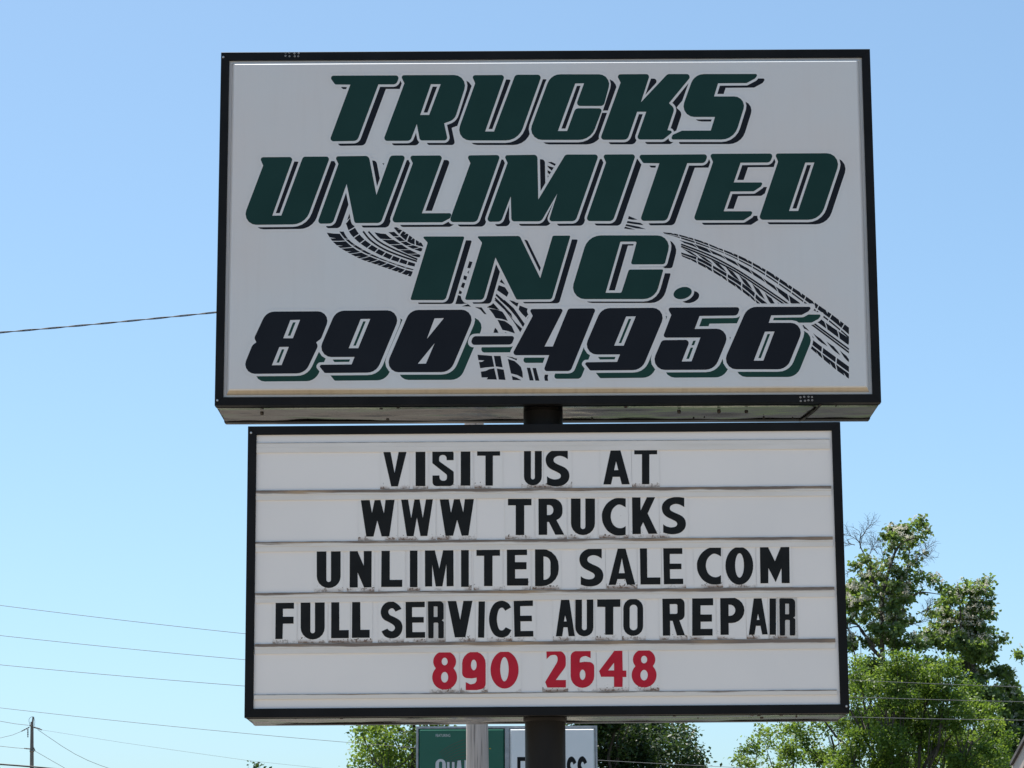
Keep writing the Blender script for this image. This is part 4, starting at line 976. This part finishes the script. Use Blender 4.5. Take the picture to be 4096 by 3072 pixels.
TO=(1350,2880,750/2212); TP=(2000,2880,850/2212); TN=(2900,2500,1196/2212); TM=(3370,2050,726/2190); PX=(0,0,1.0)
tree('leafy_tree', 'yellow green leafy tree left of the green and white service sign', 55, 1640, [
  (TO, [(270,110,70,50),(240,130,50,70),(330,210,90,60),(290,240,70,50),(400,90,130,50),(520,80,120,40),(620,90,120,40),(720,100,70,60),(740,150,45,35),(460,300,110,60),(650,215,70,40),(700,285,80,50),(850,210,60,50),(890,230,40,40),(350,350,100,60),(250,400,50,40),(420,420,140,60),(620,390,110,55),(560,460,140,70),(400,500,120,60),(240,540,40,40),(700,430,120,70),(830,360,90,60),(860,420,70,60),(820,500,100,70),(650,540,150,60),(480,560,100,50),(1000,300,150,130),(1200,250,200,140),(1000,120,110,60),(1200,110,120,60),(1000,480,200,120)]),
  (PX, [(1500,3160,110,90),(1650,3180,140,100),(1800,3150,140,110),(1580,3300,130,90),(1760,3300,130,90),(1700,2800,150,90),(1560,2830,100,60)])],
  M['leaf_left'], .09, .6, 66, .23, 100, 1.2, .17, .3, 1.6)
tree('leafy_tree', 'dark green tree right of the white panel of the service sign', 58, 2380, [
  (TP, [(1080,150,150,120),(1250,130,180,120),(1420,120,150,100),(1550,120,120,80),(1680,100,90,70),(1750,100,40,60),(1850,80,18,40),(1930,60,22,30),(1960,140,50,35),(1860,180,70,50),(1940,190,25,35),(1650,220,150,100),(1350,280,250,150),(1100,350,150,150),(1500,400,200,120),(1750,300,120,80),(1900,260,50,50),(1880,320,60,40),(1830,400,90,80),(2050,330,32,28),(1970,360,50,40),(2000,410,60,40),(1950,470,100,40),(2040,480,40,30),(1300,450,250,80),(800,140,220,110),(500,150,200,100),(800,350,250,150),(1650,470,150,60),(1200,20,250,80),(1500,20,150,60)]),
  (PX, [(2350,3150,200,110),(2550,3150,180,110),(2750,3140,90,90),(2350,3330,150,110),(2520,3320,150,110),(2420,2840,180,80)])],
  M['leaf_dark'], .10, .62, 80, .26, 95, 1.4, .18, .3, 1.6)
BRT = [(100,1010,40,40),(170,930,50,50),(240,870,45,55),(275,775,20,20),(340,800,35,35),(350,880,35,28),(410,820,38,38),(480,800,50,60),(200,1010,60,40),(270,990,40,30),(440,950,50,50),(420,1030,60,40),
 (560,760,70,60),(700,760,90,60),(620,860,110,90),(540,940,110,80),(700,960,150,100),(880,750,100,100),(1000,700,120,100),(970,600,80,100),(960,480,60,90),(1000,260,50,60),(960,380,60,80),(1060,420,80,70),(1150,345,70,45),(1280,250,110,80),(1400,280,90,80),(1300,380,150,90),(1480,380,120,80),(1650,290,110,60),(1700,350,90,60),(1580,450,150,90),(1200,520,200,120),(1420,560,180,120),(1650,520,150,100),(1820,480,90,70),(1850,600,90,80),(1700,680,200,120),(1450,700,200,120),(1200,680,200,130),(1980,650,60,60),(1960,740,90,50),(1900,850,130,80),(2080,830,70,70),(1700,850,200,120),(1450,870,200,120),(1200,880,200,130),(950,880,150,130),(900,1000,200,80),(1200,1010,200,80),(1500,1010,220,80),(1750,1000,150,80),(1950,960,110,90),(2050,920,90,90),(1880,1030,150,50),(2000,1030,100,50)]
tree('leafy_tree', 'big bright green bushy tree right of the letter board', 60, 3560, [(TN, BRT),
  (PX, [(3100,3150,160,90),(3350,3150,170,100),(3600,3150,180,100),(3850,3140,170,100),(4000,3150,90,80),(3300,3320,170,100),(3560,3340,200,110),(3800,3320,170,100)])],
  M['leaf_bright'], .082, .6, 74, .2, 92, 1.5, .15, .3, 1.4,
  px_limbs=[([(3560,3500),(3510,3100),(3460,2950),(3400,2840)],.06,.02),([(3560,3500),(3530,3100),(3540,2900),(3550,2780)],.06,.02),([(3560,3500),(3590,3050),(3620,2900),(3680,2760)],.06,.02),([(3560,3500),(3420,3050),(3340,2940),(3280,2860)],.05,.015),([(3560,3500),(3560,3050),(3590,2950),(3585,2700)],.05,.015),([(3020,3072),(3030,3000),(3040,2950)],.012,.008),([(3150,3030),(3080,2960),(3040,2935),(3020,2920)],.014,.005),([(3560,3500),(3700,3060),(3790,2960),(3850,2870)],.05,.015)])
CT1 = [(960,110,42,55),(880,130,55,60),(740,220,105,65),(600,200,65,45),(530,280,45,35),(640,310,85,55),(620,400,75,45),(790,330,80,55),(740,400,55,45),(860,370,28,35),(1030,220,55,38),(930,280,35,20),
 (720,500,45,35),(960,490,45,30),(580,540,45,35),(290,570,65,45),(400,590,28,26),(170,650,75,35),(450,690,38,48),(560,640,55,55),(810,650,55,45),(870,575,26,20),(350,680,38,58),(240,760,55,35),(330,800,110,60),(480,780,65,55),(640,720,55,55),(720,760,65,50),(800,740,35,45),(900,720,50,30),(950,760,60,30),(1060,790,50,38),(1130,800,42,42),(1200,880,32,42),(1090,850,30,22),
 (750,860,120,55),(640,900,75,55),(520,880,55,55),(180,880,75,55),(90,900,55,65),(130,960,85,70),(300,930,55,50),(400,960,60,50),(720,960,110,70),(590,980,65,60),(800,1000,60,50),(930,930,25,30),(90,1080,60,75),(180,1080,95,70),(320,1080,85,50),(470,1060,55,50),(600,1080,95,50),(750,1040,70,45),(560,1150,105,55),(700,1180,60,50),(120,1160,70,55),(330,1180,65,35),
 (100,1290,50,55),(280,1270,85,50),(440,1220,75,55),(600,1300,140,80),(740,1280,50,50),(480,1400,110,70),(650,1420,110,70),(350,1380,60,45),(860,1310,50,22),(110,1520,65,55),(120,1600,80,60),(330,1540,70,60),(500,1520,100,80),(850,1520,70,50),(900,1600,80,45),(760,1580,80,50),(1000,1580,60,40),(640,1560,90,60)]
CT1b = [(-60,900,90,90),(-80,1100,110,110),(-60,1350,120,110),(-40,1560,110,90)]
tree('catalpa_tree', 'tall flowering tree with bare twigs rising beside the right frame edge of the board', 74, 3610, [(TM, CT1+CT1b), (PX, [(3480,2700,110,90),(3620,2740,120,90),(3720,2680,80,70),(3500,2880,120,90),(3680,2900,120,90),(3580,3080,150,90)])],
  M['leaf_catalpa'], .125, .8, 120, .16, 44, .9, .11, .9, 4.5, up=.45, shrink=.72, twig_frac=.2, group='flowering trees on the right',
  px_limbs=[([(3535,2750),(3528,2560),(3530,2420),(3540,2340),(3560,2270),(3580,2210),(3610,2170),(3660,2150)],.075,.02),([(3530,2400),(3510,2350),(3490,2310),(3480,2260),(3470,2240),(3440,2180),(3445,2130)],.045,.008),
            ([(3560,2580),(3600,2420),(3640,2390),(3680,2370),(3730,2373),(3770,2380)],.04,.007),([(3500,2590),(3450,2530),(3430,2500),(3380,2490)],.05,.015),([(3480,2580),(3440,2510),(3385,2515)],.03,.01),([(3580,2900),(3560,2700),(3530,2640),(3480,2585)],.075,.05)])
CT2 = [(1750,810,36,36),(1690,860,65,45),(1440,850,45,35),(1480,930,45,50),(1270,910,55,35),(1350,950,65,35),(1270,1000,55,45),(1300,1050,45,26),(1410,1050,55,50),(1590,900,55,35),(1640,960,80,50),(1700,930,60,45),(1560,980,45,55),(1760,990,42,34),(1620,1080,95,65),(1740,1090,55,45),(1180,1100,55,42),(1250,1100,65,42),(1240,1200,95,55),(1400,1110,45,45),(1060,1200,62,32),(1130,1200,45,35),(1500,1180,90,55),(1640,1160,75,55),(1700,1220,80,55),(1780,1200,62,52),(1830,1250,42,50),(1400,1260,110,55),(1560,1300,120,65),(1240,1260,55,35),(1150,1350,72,42),(1300,1380,140,75),(1500,1400,110,75),(1650,1400,95,65),(1760,1420,42,32),(1050,1430,70,40),(1000,1460,52,32),(1200,1480,110,55),(1400,1500,140,75),(1600,1500,100,60),(1750,1530,115,55),(1900,1520,70,40),(1100,1560,95,65),(1300,1600,140,70),(1500,1600,140,70),(1700,1600,115,60),(1850,1600,70,45)]
CT2b = [(1850,200,110,75),(1750,300,100,60),(1950,230,75,55),(2180,205,32,32),(2050,350,95,62),(1900,380,100,60),(2120,400,36,34),(1800,420,100,60),(2080,480,105,45),(2150,540,62,42),(2030,580,95,55),(2100,620,45,45),(2130,690,42,24),(2100,765,105,52),(2180,790,40,60),(2110,900,36,55),(2190,880,40,60),(2190,990,30,40),(2170,720,40,50),(2190,840,45,80),(2140,840,70,60),(2150,950,60,60),(2100,1010,70,60),(2040,700,70,60),(1990,520,70,60),(2080,660,60,50)]
tree('catalpa_tree', 'broad dark flowering tree reaching the right edge behind the bright green tree', 80, 3920, [(TM, CT2), (TN, CT2b), (PX, [(3900,2800,120,100),(4020,2980,110,110),(3850,3000,130,110),(4100,2850,80,90),(4150,3000,90,90),(3950,3150,150,100)])],
  M['leaf_catalpa'], .13, .8, 110, .18, 46, .9, .11, .9, 4.0, up=.45, shrink=.78, twig_frac=.2, group='flowering trees on the right',
  px_limbs=[([(3930,3000),(3900,2700),(3850,2560),(3840,2420),(3830,2330)],.07,.015),([(3700,2560),(3730,2540),(3790,2500)],.035,.015)])
tree('leafy_tree', 'small far treetop just showing at the bottom edge left of the service sign', 110, 1030, [(PX, [(1030,3092,50,26),(1000,3100,60,30),(1070,3110,60,30),(1030,3160,110,60),(1030,3260,120,70)])],
  M['leaf_dark'], .18, .62, 10, .4, 34, 1.0, .18, .3, 2.0)
# blossoms of the two flowering trees: upright panicles on the outer clumps
def blossoms(treeobj, groups, Y, frac):
    pts = []
    for Z, bl in groups:
        ox, oy, s = Z
        for (cx, cy, rx, ry, *_) in bl:
            px, py = ox+cx*s, oy+cy*s; k = max(1, int(rx*ry/260*frac))
            for _ in range(k):
                a = random.uniform(math.pi*1.0, math.pi*2.0); rr = random.uniform(.3, 1)
                c = np.array(at(px+rx*s*math.cos(a)*rr, py+ry*s*math.sin(a)*rr, Y-.5*random.random()-.25))
                h = rng.uniform(.07,.17)
                q = rng.normal(size=(18,3))*np.array([.045,.045,0]); zz = rng.random(18); q *= (1.15-zz)[:,None]; q[:,2] = zz*h
                pts.append(c+q-np.array(treeobj.location))
    P = np.concatenate(pts); leaf_mesh('blossoms', P, .042, .95, .5, np.clip(rng.normal(.5,.25,len(P)),0,1), M['blossom'], treeobj, 0)
cats = [o for o in COL.objects if o.name.startswith('catalpa_tree')]
blossoms(cats[0], [(TM, CT1)], 74, .30); blossoms(cats[1], [(TM, CT2), (TN, CT2b)], 80, .22)
# bare twigs fanning out from the first flowering tree
tw = MB(); rt = random.Random(5)
def twig(p, ang, ln, r, dep, Y, o):
    pts = [(p[0], p[1])]; a = ang
    for k in range(4):
        a += rt.uniform(-.22,.22); pts.append((pts[-1][0]+math.cos(a)*ln/4, pts[-1][1]-math.sin(a)*ln/4))
    tw.tube([at(x, y, Y)-o for x, y in pts], [r*(1-.5*k/4) for k in range(5)], 4)
    if dep:
        for k in (1,2,3,4):
            for sgn in (-1, 1):
                if rt.random() < .75: twig(pts[k], a+sgn*rt.uniform(.35,.85), ln*rt.uniform(.38,.6), r*.55, dep-1, Y+rt.uniform(-.2,.2), o)
o = cats[0].location
for p, ang, ln in [((3440,2195),1.35,70),((3443,2150),.95,75),((3440,2170),2.6,60),((3420,2180),2.9,45),((3545,2265),1.9,95),((3510,2215),2.2,60),((3480,2215),1.3,60),((3660,2240),.45,80),((3610,2225),.1,75),((3650,2260),.3,70),((3700,2460),1.2,55),((3670,2455),.5,60),((3640,2500),.4,60),((3405,2285),3.3,30),((3690,2160),-.6,25)]:
    twig(p, ang, ln, .012, 2, 73.8, o)
tw.build('bare_twigs', M['trunk'], cats[0])['kind'] = 'stuff'
